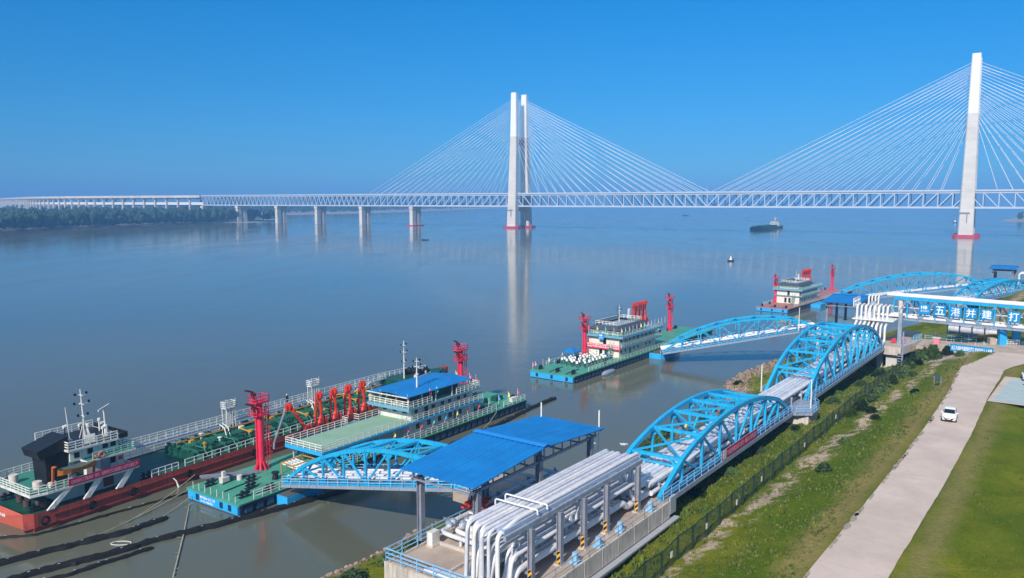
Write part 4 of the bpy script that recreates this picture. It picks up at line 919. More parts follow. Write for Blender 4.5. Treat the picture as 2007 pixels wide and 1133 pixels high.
def fence():
    t = thing('mesh_fence', 'dark green wire mesh fence running along the bank below the trestle', 'fence', TO, TA)
    def fe(s): return lerpt([(-26,5.3),(59,5.3),(94,5.1),(116,5.7)], s)
    ps = [-26 + 3.0 * i for i in range(47)]
    m = bpy.data.materials.new('wire_mesh'); m.use_nodes = True; n = m.node_tree.nodes; l = m.node_tree.links
    b = n['Principled BSDF']; b.inputs['Base Color'].default_value = (0.015, 0.045, 0.03, 1); b.inputs['Roughness'].default_value = 0.6; b.inputs['Alpha'].default_value = 0.5
    for i, s in enumerate(ps):
        z = hgt(s, fe(s)) - .1; k = MB(); k.box(s-.07, s+.07, -fe(s)-.07, -fe(s)+.07, z, z + 2.2); k.build('post', M['fence'], t)
    for i, (a, b_) in enumerate(zip(ps, ps[1:])):
        k = MB(); za, zb_ = hgt(a, fe(a)), hgt(b_, fe(b_)); 
        k.add([(a,-fe(a),za),(b_,-fe(b_),zb_),(b_,-fe(b_),zb_+1.95),(a,-fe(a),za+1.95)], [(0,1,2,3)]); k.build('mesh_panel', m, t)
    k = MB()
    for (a, b_) in zip(ps, ps[1:]):
        k.bar((a,-fe(a),hgt(a,fe(a))+1.98), (b_,-fe(b_),hgt(b_,fe(b_))+1.98), .06)
    k.build('top_rail', M['fence'], t)
    for s in (-9.5, -2.3, 5.0, 12.0, 27, 41): 
        MB().box(s, s+.34, -fe(s)-.09, -fe(s)-.05, hgt(s, fe(s))+.75, hgt(s, fe(s))+1.25).build('notice_plate', M['white'], t)
fence()
def shrub_mesh(name, r, h, n, seed, mat_, parent):
    q = random.Random(seed); V = []; F = []
    for i in range(n):
        a = q.uniform(0, 2*math.pi); u = q.random() ** .5; z = q.uniform(.05, 1) ** 1.0; rr = r * u * (1.15 - .75 * z)
        p = Vector((math.cos(a)*rr, math.sin(a)*rr, z*h*q.uniform(.75, 1.1))); sz = q.uniform(.07, .17) * (1 + r*.3); d = Vector((q.gauss(0,1), q.gauss(0,1), q.gauss(0,.7))).normalized(); e = d.orthogonal().normalized()
        t = len(V); V += [p - d*sz, p + e*sz*.6, p + d*sz, p - e*sz*.6]; F.append((t, t+1, t+2, t+3))
    k = MB(); k.v = [tuple(v) for v in V]; k.f = F; k.mi = [0]*len(F); return k.build(name, mat_, parent)
def shrubs():
    protos = []
    spots = []
    q = random.Random(11)
    for s, e, r, h in ((118,-19,1.6,1.8),(124,-15,2,2),(130,-12,1.6,1.9),(104,-17.5,1.2,1.2),(100.5,8.2,1.6,2.6),(101.5,10.4,1.2,1.8),(98.8,6.3,1.5,2.2),(94,6.2,1.8,2.0),(104,6.4,1.5,2.3),(91,7,1.2,1.2),(97,13,1.0,1.0),(47.5,8.4,.9,.8),(44,9.6,.8,.6),(19.5,9.6,.9,.8),(31,8.9,.8,.7),(36,-20,2,2.2),(41,-20.2,1.6,2.2),(45,-20.6,1.5,1.6),(27,-20.4,1.4,1.5),(56,-19,1.3,1.3),(-14,-21,1.6,1.1),(-18.5,-22,1.7,1.0),(-10,-22,1.2,.8),(10,-.6,1.2,.9),(17,.4,1,.7),(28,-.4,1.1,.8),(38,1.2,1,.7),(56,1.4,1.1,.9),(64,.2,1.2,.8),(75,1.2,1.2,.9),(-2,.2,1.2,.8),(84,2,1.4,1.2),(90,1.2,1.3,1.3),(81,8,1,.8),(86,-24,1.3,.8),(62,11.4,.8,.7)) + tuple((46 + 3.6*i_, 6.3 + .35*math.sin(i_*2.1), .85 + .35*math.sin(i_*1.7)**2, 1.1 + .5*math.sin(i_*1.1)**2) for i_ in range(17)):
        spots.append((s, e, r, h))
    lab = ['low leafy green shrub on the grass bank near the trestle', 'dense dark green shrub on the grass bank near the trestle']
    for i in range(4):
        t = thing('shrub', lab[i % 2], 'shrub', (0, 0, 0), 0, 'shrubs on the grass bank')
        shrub_mesh('foliage', 1.0, 1.0, 700, 20 + i, M['leaf'] if i % 2 == 0 else M['leafd'], t)
        k = MB(); 
        for j in range(5): a = j*1.26; k.tube([(0,0,-.2),(math.cos(a)*.4, math.sin(a)*.4, .6)], [.05,.02], 5)
        k.build('stem', M['bark'], t); protos.append(t)
    used = set()
    for i, (s, e, r, h) in enumerate(spots):
        p = protos[i % 4]; loc = W(s, -e, hgt(s, e) - .05)
        if i % 4 in used: o = copy_tree(p, loc, q.uniform(0, 6))
        else: used.add(i % 4); o = p; o.location = loc
        o.scale = (r, r, h)
        where = ('on the river side under the trestle' if e < -3 else 'on the open ground beyond the riser platform' if s > 112 else 'on the stony slope by the riser platform' if s > 90 else 'on the bank below the wire fence' if e < 5 else 'climbing the road side of the wire fence' if e < 6.8 else 'on the slope between fence and road')
        size = 'tiny' if r < .9 else 'small' if r < 1.25 else 'medium' if r < 1.55 else 'large'
        o['label'] = f"{size} {'pale' if i % 2 == 0 else 'dark'} green shrub {where}"
shrubs()
def rocks():
    q = random.Random(5); k = MB(); ico = bmesh.new(); bmesh.ops.create_icosphere(ico, subdivisions=1, radius=1)
    iv = [v.co.copy() for v in ico.verts]; jf = [tuple(v.index for v in f.verts) for f in ico.faces]; ico.free()
    for i in range(900):
        if i < 560: s = q.uniform(79, 112); e = -q.uniform(21 + (2 if s > 84 else 0), lerpt(SHORE, s) + .6)
        else: s = q.uniform(-20, 80); e = -lerpt(SHORE, s) + q.uniform(-.4, 1.6)
        r = q.uniform(.12, .42); z = hgt(s, e); V = [(s + v.x*r*q.uniform(.7,1.2), -e + v.y*r*q.uniform(.7,1.2), z + v.z*r*.7) for v in iv]; k.add(V, jf)
    o = k.build('bank_stones', M['rock'], loc=TO, rz=TA, kind='stuff', label='loose brown stones heaped along the waterline', cat='stones')
rocks()

# ------------------------------------------------------------------ cars
def car(label, loc, rz):
    t = thing('parked_car' if 'parked' in label else 'small_car', label, 'car', loc, rz)
    L, Wd = 3.85, 0.83
    st = [(-1.93,.60,.32,.70),(-1.86,.72,.24,.82),(-1.5,.82,.2,.92),(-.9,.83,.2,.96),(0,.83,.2,.97),(.8,.83,.2,.95),(1.25,.82,.2,.90),(1.7,.76,.22,.76),(1.9,.62,.3,.62),(1.95,.5,.36,.52)]
    def loft(k, st, prof):
        n = None; V = []
        for s in st:
            ring = prof(s); n = len(ring); V += ring
        m_ = len(st); k.add(V, [(i*n+j, i*n+(j+1)%n, (i+1)*n+(j+1)%n, (i+1)*n+j) for i in range(m_-1) for j in range(n)] + [tuple(range(n)), tuple((m_-1)*n+j for j in range(n))])
    k = MB(); loft(k, st, lambda s: [(s[0],-s[1]*.92,s[2]),(s[0],-s[1],s[2]+.18),(s[0],-s[1],s[3]-.14),(s[0],-s[1]*.9,s[3]),(s[0],s[1]*.9,s[3]),(s[0],s[1],s[3]-.14),(s[0],s[1],s[2]+.18),(s[0],s[1]*.92,s[2])])
    cab = [(-1.75,.60,.66,.92,.96),(-1.35,.66,.62,.92,1.30),(-.9,.70,.60,.93,1.44),(-.1,.72,.60,.93,1.47),(.35,.72,.60,.93,1.42),(.7,.71,.62,.92,1.2),(1.1,.70,.66,.90,.95)]
    loft(k, cab, lambda s: [(s[0],-s[1],s[3]),(s[0],-s[2],s[4]-.04),(s[0],-s[2]*.85,s[4]),(s[0],s[2]*.85,s[4]),(s[0],s[2],s[4]-.04),(s[0],s[1],s[3])])
    k.build('body', M['carwhite'], t, smooth=True)
    k = MB(); k.add([(.47,-.56,1.36),(.47,.56,1.36),(1.08,.62,.985),(1.08,-.62,.985)], [(0,1,2,3)]); o = k.build('windscreen', M['glass'], t); o.location = (.02, 0, .03)
    k = MB(); k.add([(-1.38,-.5,1.29),(-1.38,.5,1.29),(-1.72,.54,1.0),(-1.72,-.54,1.0)], [(0,3,2,1)]); o = k.build('rear_window', M['glass'], t); o.location = (-.03, 0, .02)
    for sg in (-1, 1):
        k = MB(); y = sg
        k.add([(-1.2,y*.715,.98),(-.1,y*.735,.99),(-.1,y*.655,1.36),(-.95,y*.645,1.34)], [(0,1,2,3)]).add([(-.02,y*.735,.99),(.85,y*.73,.97),(.45,y*.66,1.33),(-.02,y*.655,1.36)], [(0,1,2,3)]); k.build('side_window', M['glass'], t)
        for x in (-1.2, 1.2):
            k = MB(); k.tube([(x, y*.62, .3), (x, y*.85, .3)], .3, 16); w_ = k.build('wheel', M['rubber'], t, smooth=True)
            MB().tube([(x, y*.84, .3), (x, y*.87, .3)], .17, 12).build('rim', M['ltsteel'], w_)
        MB().box(.62, .78, min(y*.74, y*.94), max(y*.74, y*.94), .95, 1.08).build('wing_mirror', M['carwhite'], t)
        MB().bar((1.78, y*.66, .66), (1.9, y*.42, .60), .16, .12).build('headlight', plain('headlamp', (0.5,0.52,0.55), .15), t)
    MB().box(1.90, 1.985, -.38, .38, .30, .40).build('grille', M['black'], t); MB().box(1.9, 1.995, -.22, .22, .42, .52).build('number_plate', M['white'], t); MB().box(1.8, 1.94, -.55, .55, .54, .58).build('grille_slot', M['black'], t)
car('small white hatchback driving towards the camera on the levee road', W(44.2, -18.1, 10.01), TA + math.pi + R(4))
car('white car parked on the teal pad, cut by the right edge', W(76.4, -24.6, 10.01), TA + R(185))

# ------------------------------------------------------------------ barges
def bitt_each(t, lst, z):
    for x, y in lst: k = MB(); bitts(k, x, y, z); k.build('mooring_bitt', M['black'], t)
def bitts(k, x, y, z):
    for dx in (-.35, .35): k.cyl(x+dx, y, z, z+.75, .16, 10); k.cyl(x+dx, y, z+.75, z+.85, .22, 10)
    k.bar((x-.75, y, z+.42), (x+.75, y, z+.42), .2); k.box(x-.8, x+.8, y-.3, y+.3, z, z+.08)
def monitor_tower(t, x, y, z, h, p1, rot=0):
    k = MB(); k.cyl(x, y, z, z+h-.8, .40, 14); k.cyl(x+.50, y+.1, z, z+p1, .13, 8); k.cyl(x-.48, y+.2, z, z+p1, .12, 8)
    for i in range(8):
        a = i*math.pi/4; k.bar((x+math.cos(a)*.9, y+math.sin(a)*.9, z), (x+math.cos(a)*.38, y+math.sin(a)*.38, z+1.1), .08, .25)
    o = k.build('monitor_tower', M['red'], t, smooth=True)
    for zz, rr in ((z+p1, 1.0), (z+h-1.0, 1.1)):
        k = MB(); k.box(x-rr, x+rr*.8, y-rr*.8, y+rr*.8, zz, zz+.14)
        k.rail([(x-rr,y-rr*.8,zz),(x+rr*.8,y-rr*.8,zz),(x+rr*.8,y+rr*.8,zz),(x-rr,y+rr*.8,zz),(x-rr,y-rr*.8,zz)], .95, 2, .8, .04)
        k.bar((x, y, zz-.9), (x-rr*.9, y, zz), .14); k.bar((x, y, zz-.9), (x+rr*.7, y, zz), .14)
        k.build('platform', M['red'], o)
        k = MB(); k.tube([(x-.9,y-.2,zz+.14),(x-.9,y-.2,zz+1.2),(x-1.2,y-.2,zz+1.6),(x-2.0,y-.3,zz+1.9)], .13, 8, rb=.3); k.tube([(x-2.0,y-.3,zz+1.9),(x-2.5,y-.35,zz+2.05)], [.12,.09], 8); k.box(x-1.3,x-.8,y-.45,y+.05,zz+.9,zz+1.4)
        k.build('water_monitor', M['dkred'], o)
    k = MB(); 
    for i in range(int((h-1.5)/.45)):
        zz = z + .3 + .45*i; k.box(x+.75, x+1.2, y-.3, y-.25, zz, zz+.04)
        if i % 2 == 0 and zz > z+2: 
            for j in range(6): a0 = -math.pi/2 + j*math.pi/6*1.2 - .2; a1 = a0 + math.pi/5; k.bar((x+.98+math.cos(a0)*.42, y-.3+math.sin(a0)*.5-.1, zz), (x+.98+math.cos(a1)*.42, y-.3+math.sin(a1)*.5-.1, zz), .05)
    for dx in (.75, 1.2): k.box(x+dx-.03, x+dx+.03, y-.33, y-.25, z, z+h-1.2)
    k.build('ladder', M['red'], o)
    return o
def loading_arm(t, x, y, z, h, lean=0.0, out=0.0):
    k = MB(); k.cyl(x, y, z, z+h*.46, .28, 10); k.box(x-.45, x+.45, y-.45, y+.45, z+h*.38, z+h*.48); k.tube([(x-.7, y, z+h*.42), (x+.7, y, z+h*.42)], .32, 10)
    o = k.build('loading_arm', M['dkred'], t)
    sx = -lean; top = (x+.1+sx, y+out, z+h)
    k = MB(); k.tube([(x-.5, y, z+h*.36), (x, y, z+h*.5), (x+.35+sx*.3, y+out*.3, z+h*.62), top], .24, 8, rb=.3); k.bar((x+.6, y+.1, z+h*.42), (top[0]+.25, top[1], z+h*.97), .10)
    k.tube([(top[0]-.2, top[1], z+h-.15), (top[0]+.2, top[1], z+h-.15)], .52, 12); k.box(top[0]-.55, top[0]-.2, top[1]-.2, top[1]+.3, z+h-.7, z+h+.1); k.box(x-.1,x+.5,y-.35,y+.35,z+h*.44,z+h*.56)
    k.build('inner_arm', M['orange'], o)
    k = MB(); e = (x-.6-lean*1.3, y+out*2.2+.3, z+h*.42) if not out else (x-.6-lean*1.3, y+out*2.4, z+1.6)
    k.tube([(top[0]-.3, top[1]+.1, z+h), (top[0]-.45, top[1]+.25, z+h-.6), e], [.2,.19,.14], 8); k.tube([e, (e[0]-.1, e[1], e[2]-.9)], .16, 8); k.bar((top[0]-.1, top[1]+.3, z+h), (e[0]+.25, e[1], e[2]+.4), .06)
    k.build('outer_arm', M['orange'] if not out else M['steel'], o)
    k = MB(); V = [(x+.7,y-.3,z+h*.34),(x+1.3,y-.3,z+h*.30),(x+1.55,y-.3,z+h*.44),(x+1.0,y-.3,z+h*.58)]; V += [(a_,y+.3,c_) for a_,b_,c_ in V]; k.add(V, [(0,1,2,3),(7,6,5,4),(0,4,5,1),(1,5,6,2),(2,6,7,3),(3,7,4,0)]); k.bar((x+.1, y, z+h*.5), (x+1.1, y, z+h*.42), .2); k.build('counterweight', M['orange'], o)
    k = MB(); k.tube([(x-1.0, y-.3, z+.5), (x-1.0, y-.3, z+1.5), (x, y, z+1.6)], .14, 8, rb=.3); k.box(x-.9, x-.3, y-.6, y+.2, z+h*.3, z+h*.42); k.box(x+.2, x+.7, y-.5, y+.5, z, z+h*.33); k.tube([(x-1.1, y+.2, z+.2), (x-1.1, y+.2, z+h*.45), (x-.3, y+.2, z+h*.5)], .12, 8, rb=.3); k.build('base_piping', M['dkred'], o)
    return o
def mast(t, x, y, z, h, name='mast', lean=0.0):
    k = MB(); k.tube([(x,y,z),(x+lean,y,z+h)], [.13,.06], 8)
    for f, w_ in ((.45,.6),(.7,.9),(.88,.7)): k.bar((x+lean*f-w_, y, z+h*f), (x+lean*f+w_, y, z+h*f), .07); k.bar((x+lean*f, y-w_*.6, z+h*f), (x+lean*f, y+w_*.6, z+h*f), .07)
    o = k.build(name, M['white'], t)
    k = MB()
    for f, w_ in ((.7,.9),(.88,.7),(.45,.6)):
        for s in (-1, 1): k.box(x+lean*f+s*w_-.1, x+lean*f+s*w_+.1, y-.1, y+.1, z+h*f+.04, z+h*f+.3)
    k.build('signal_lights', M['black'], o); return o
def hull_box(t, L, Wd, zd, endm, sidem, deckm, pockets=(.16, .5, .84)):
    k = MB(); c = .6; k.prism([(0.15,0),(L-c,0),(L,c),(L,Wd-c),(L-c,Wd),(0.15,Wd)], -.6, zd-.25); k.build('hull', sidem, t)
    k = MB(); k.box(-.05, .145, .25, Wd-.05, .12, zd-.12); o = k.build('end_plate', endm, t)
    k = MB()
    for f_ in pockets: y = Wd*f_; k.box(-.10, -.055, y-.3, y+.3, zd-1.15, zd-.4)
    k.build('chain_pocket', M['navy'], o)
    k = MB(); k.prism([(-.1,-.15),(L-c,-.15),(L+.1,c),(L+.1,Wd-c),(L-c,Wd+.15),(-.1,Wd+.15)], zd-.245, zd); k.build('deck', deckm, t)
    k = MB(); n = int(L / 1.6)
    for i in range(n): x = .8 + (L-1.6)*i/n; k.box(x, x+.95, -.22, -.01, .25, zd-.45)
    k.build('side_fender', plain('fender_slate', (0.03, 0.08, 0.16)), t)
    k = MB(); k.box(.2, L-.7, -.3, -.16, zd-.42, zd-.12).box(.2, L-.7, -.22, -.02, 0.0, .16); k.build('rubbing_strake', M['black'], t)
def small_windows(parent, pts, face, w_=.55, h=.6, m='glass', name='window'):
    for p in pts:
        x, y, z = p; k = MB()
        if face == 'y': k.box(-w_/2, w_/2, -.03, .05, -h/2, h/2)
        else: k.box(-.03, .05, -w_/2, w_/2, -h/2, h/2)
        o = k.build(name, M[m], parent); o.location = (x, y, z)
def stair(t, p, q, wd=.8, m='green'):
    p = Vector(p); q = Vector(q); k = MB(); n = 9
    for i in range(n): c = p.lerp(q, (i+.5)/n); k.box(c.x-.14, c.x+.14, c.y-wd/2, c.y+wd/2, c.z-.03, c.z+.03)
    for s in (-1, 1):
        o = Vector((0, s*wd/2, 0)); k.bar(p+o, q+o, .08, .22); k.bar(p+o+Vector((0,0,1)), q+o+Vector((0,0,1)), .06)
    k.build('stairway', M[m], t)
def ac_box(k, x, y, z): k.box(x-.4, x+.4, y-.2, y+.2, z, z+.6)

def pontoon_one():
    t = thing('work_pontoon', 'long green decked pontoon with a blue canopied deckhouse moored beside the red tanker', 'pontoon', (-32.2, 89.9, 0), R(55.3))
    Wd = 10.2; hull_box(t, 61.5, Wd, 1.5, M['hullblue'], M['navy'], M['green'], (.17, .33, .8))
    text('鄂港趸08 长江二号', (-.12, 7.5, .72), (0,-1,0), (0,0,1), .34, M['lettering'], t, 'hull_lettering', 3.0, .02, .004)
    text('HUBEI', (-.12, 7.4, .32), (0,-1,0), (0,0,1), .22, M['lettering'], t, 'hull_lettering', 2.4, .02, .004)
    # upper deck slab with railing
    MB().box(13, 31, 0, 7.2, 4.12, 4.3).build('upper_deck', M['ltgreen'], t)
    k = MB(); k.box(12.9, 48, -.12, -.02, 4.08, 4.36).box(12.85, 12.98, -.1, 7.3, 3.85, 4.36).box(13, 31, 7.22, 7.32, 3.85, 4.36); k.build('deck_fascia', M['hullblue'], t)
    k = MB(); k.rail([(12.9,7.2,4.3),(12.9,0,4.3),(48,0,4.3)], 1.0, 3, 1.25, .04); k.rail([(12.9,7.2,4.3),(24.3,7.2,4.3),(24.3,8.3,4.3),(26.6,8.3,4.3),(26.6,7.2,4.3),(30.8,7.2,4.3)], 1.0, 3, 1.25, .04)
    k.build('upper_railing', M['rail'], t)
    MB().box(24.3, 26.7, 7.33, 8.4, 4.12, 4.3).build('stair_landing', M['ltsteel'], t)
    k = MB(); 
    for x in (14, 19, 24, 29): 
        for y in (.3, 6.9): k.box(x-.1, x+.1, y-.1, y+.1, 1.5, 4.1)
    k.box(19, 31, 1.2, 6.6, 1.5, 4.1); k.build('lower_house', plain('shade_grey_wall', (0.42, 0.44, 0.46)), t)  # wall under the upper deck, its shade put into the grey
    # deckhouse
    k = MB(); k.box(31, 47, 1.2, 7.8, 1.5, 4.12); k.box(31.2, 46.2, .95, 7.6, 4.14, 6.3); o = k.build('deckhouse', M['white'], t)
    small_windows(o, [(32.4+i*2.0+.25*(i % 2), .94, 5.45) for i in range(7)], 'y', .7, .55)
    small_windows(o, [(31.19, 2.2, 5.5), (31.19, 4.2, 5.5), (31.19, 6.3, 5.5)], 'x', .8, .55)
    small_windows(o, [(33+i*2.6, 1.19, 3.0) for i in range(5)], 'y', .8, .8); small_windows(o, [(34.8, .93, 5.1), (42.2, 1.18, 2.6)], 'y', .7, 1.7, 'glass', 'door')
    MB().box(31, 48, -.02, 1.2, 4.14, 4.28).build('walkway', M['ltgreen'], t)
    MB().box(29.7, 47.2, -.1, 8.2, 6.32, 6.52).build('terrace_deck', M['ltgreen'], t)
    k = MB(); k.box(29.55, 47.3, -.24, -.11, 6.28, 6.58).box(29.5, 29.69, -.24, 8.3, 6.1, 6.6); k.build('deck_fascia', M['teal'], t)
    k = MB(); k.rail([(29.7,8.1,6.52),(29.7,0,6.52),(35,0,6.52)], 1.0, 3, 1.1, .045); k.rail([(41,0,6.52),(47.1,0,6.52),(47.1,8.1,6.52),(29.7,8.1,6.52)], 1.0, 3, 1.1, .045); k.build('terrace_railing', M['rail'], t)
    MB().box(31.4, 43.3, 1.6, 7.0, 6.53, 8.1).build('terrace_cabin', plain('cabin_shadow_green', (0.05, 0.09, 0.085)), t)  # very dark cabin colour stands in for shadow under the canopy
    k = MB(); k.add([(29.3,-.2,8.35),(44.8,-.2,8.35),(44.8,3.9,8.75),(29.3,3.9,8.75),(29.3,8.1,8.35),(44.8,8.1,8.35),(29.3,-.2,8.27),(44.8,-.2,8.27),(44.8,3.9,8.67),(29.3,3.9,8.67),(29.3,8.1,8.27),(44.8,8.1,8.27)],
        [(0,1,2,3),(3,2,5,4),(7,6,9,8),(8,9,10,11),(0,6,7,1),(4,5,11,10),(0,3,9,6),(3,4,10,9),(1,7,8,2),(2,8,11,5)]); k.build('canopy', M['roof'], t)
    k = MB(); k.box(29.22, 29.29, -.2, 8.1, 8.2, 8.36); k.build('canopy_edge', M['white'], t)
    for x in (29.8, 32.8, 36, 40, 44.3):
        for y in (.1, 7.9): MB().box(x-.07, x+.07, y-.07, y+.07, 6.52, 8.3).build('canopy_post', M['white'], t)
    for x, y in ((30.4,2),(30.4,3.2),(30.4,5)): k = MB(); ac_box(k, x, y, 6.53); k.build('air_conditioner', M['white'], t)
    mast(t, 34.4, 2.5, 8.6, 4.6)
    monitor_tower(t, 9.6, 8.2, 1.5, 10.2, 7.4); monitor_tower(t, 53.0, 8.6, 1.5, 10.4, 7.5)
    for i, x in enumerate((20.2, 23.0, 25.9, 28.8)): loading_arm(t, x, 8.6, 1.5, 8.0)
    loading_arm(t, 17.6, 8.8, 1.5, 7.0, 1.6, 1.4)
    bitt_each(t, ((2,1.6),(2,8.4),(5.2,.9),(4.4,3.6),(6,5.6),(57,8.6),(50.5,8.8),(59.5,2)), 1.5)
    k = MB(); k.cyl(8.2, 3.6, 1.5, 2.3, .45, 14, .3); k.cyl(8.2,3.6,2.3,2.45,.5,14); k.cyl(55, 4.6, 1.5, 2.3, .45, 14, .3); k.build('capstan', M['black'], t)
    k = MB()
    for (x0,y0,x1,y1) in ((1.2,2.6,5.4,3.4),(1.6,5,6.4,5.4),(3,7.4,8,7.2),(3.4,1.2,7.2,1.5)): k.tube([(x0,y0,1.56),((x0+x1)/2,y0+.3,1.56),(x1,y1,1.56)], .09, 6)
    k.build('deck_chain', M['black'], t)
    for a_, b_ in ((2.2,11),(14,52),(54.2,60.8)): k = MB(); k.rail([(a_,.1,1.5),(b_,.1,1.5)], 1.0, 3, 1.3, .035); k.build('deck_railing', M['rail'], t)
    k = MB()
    for x in range(0, 8): k.bar((.1, .8+x*1.2, 1.5), (.1, .8+x*1.2, 2.4), .06)
    for x in (47.5, 50, 52.5, 55, 57.5, 60): k.bar((x, 10, 1.5), (x, 10, 2.9), .08)
    k.build('stanchions', M['rail'], t)
    # pipes and yellow frame near the gangway foot
    for i in range(5): MB().tube([(10.4+.55*i, -.6, 2.5), (10.4+.55*i, 2.6, 2.5), (11.4+.55*i, 6.4, 2.2), (17, 6.6+.1*i, 2.1)], .14, 8, rb=.5).build('deck_pipe', M['pipew'], t, smooth=True)
    k = MB()
    for x in (10, 13.6): k.bar((x,2.2,1.5),(x,2.2,3.0),.12); k.bar((x,4.6,1.5),(x,4.6,3.0),.12); k.bar((x,2.2,3.0),(x,4.6,3.0),.12)
    k.bar((10,2.2,3.0),(13.6,2.2,3.0),.12); k.bar((10,4.6,3.0),(13.6,4.6,3.0),.12); k.build('pipe_frame', M['yellow'], t)
    k = MB(); k.bar((1.5,9.6,2.4),(8.2,7.0,1.7),.12,.3); k.bar((1.6,9.9,2.4),(8.3,7.3,1.7),.6,.06); k.bar((1.7,10.2,2.4),(8.4,7.6,1.7),.12,.3); k.build('gangplank', M['steel'], t)
    k = MB(); k.box(3.2,4.2,7.6,8.4,1.5,2.2).box(3.5,3.9,7.9,8.3,2.2,2.9).cyl(5.4,7.2,1.5,2.1,.35,10); k.build('winch', plain('tarp_white', (0.62,0.58,0.56)), t)
    k = MB(); k.cyl(50, 4, 1.5, 2.6, .5, 12).box(48.6, 52, 2.6, 3.4, 1.5, 1.9).box(56.5,58.5,3.4,4.6,1.5,2.3); k.build('deck_gear', M['dkgreen'], t)
    k = MB(); k.box(58.0,59.2,.9,1.6,1.5,2.2).box(59.4,60.2,1.2,1.9,1.5,2.0); k.build('supply_bundle', M['white'], t)
    b = thing('gangway_float', 'small blue float under the foot of the nearest gangway', 'float', (-32.2, 89.9, 0), R(55.3))
    MB().box(5.2, 10.6, -2.3, -.35, -.5, 1.2).build('hull', M['hullblue'], b); MB().box(5.3, 10.5, -2.2, -.45, 1.21, 1.28).build('deck', plain('rusty_deck', (0.10,0.11,0.10)), b)
pontoon_one()

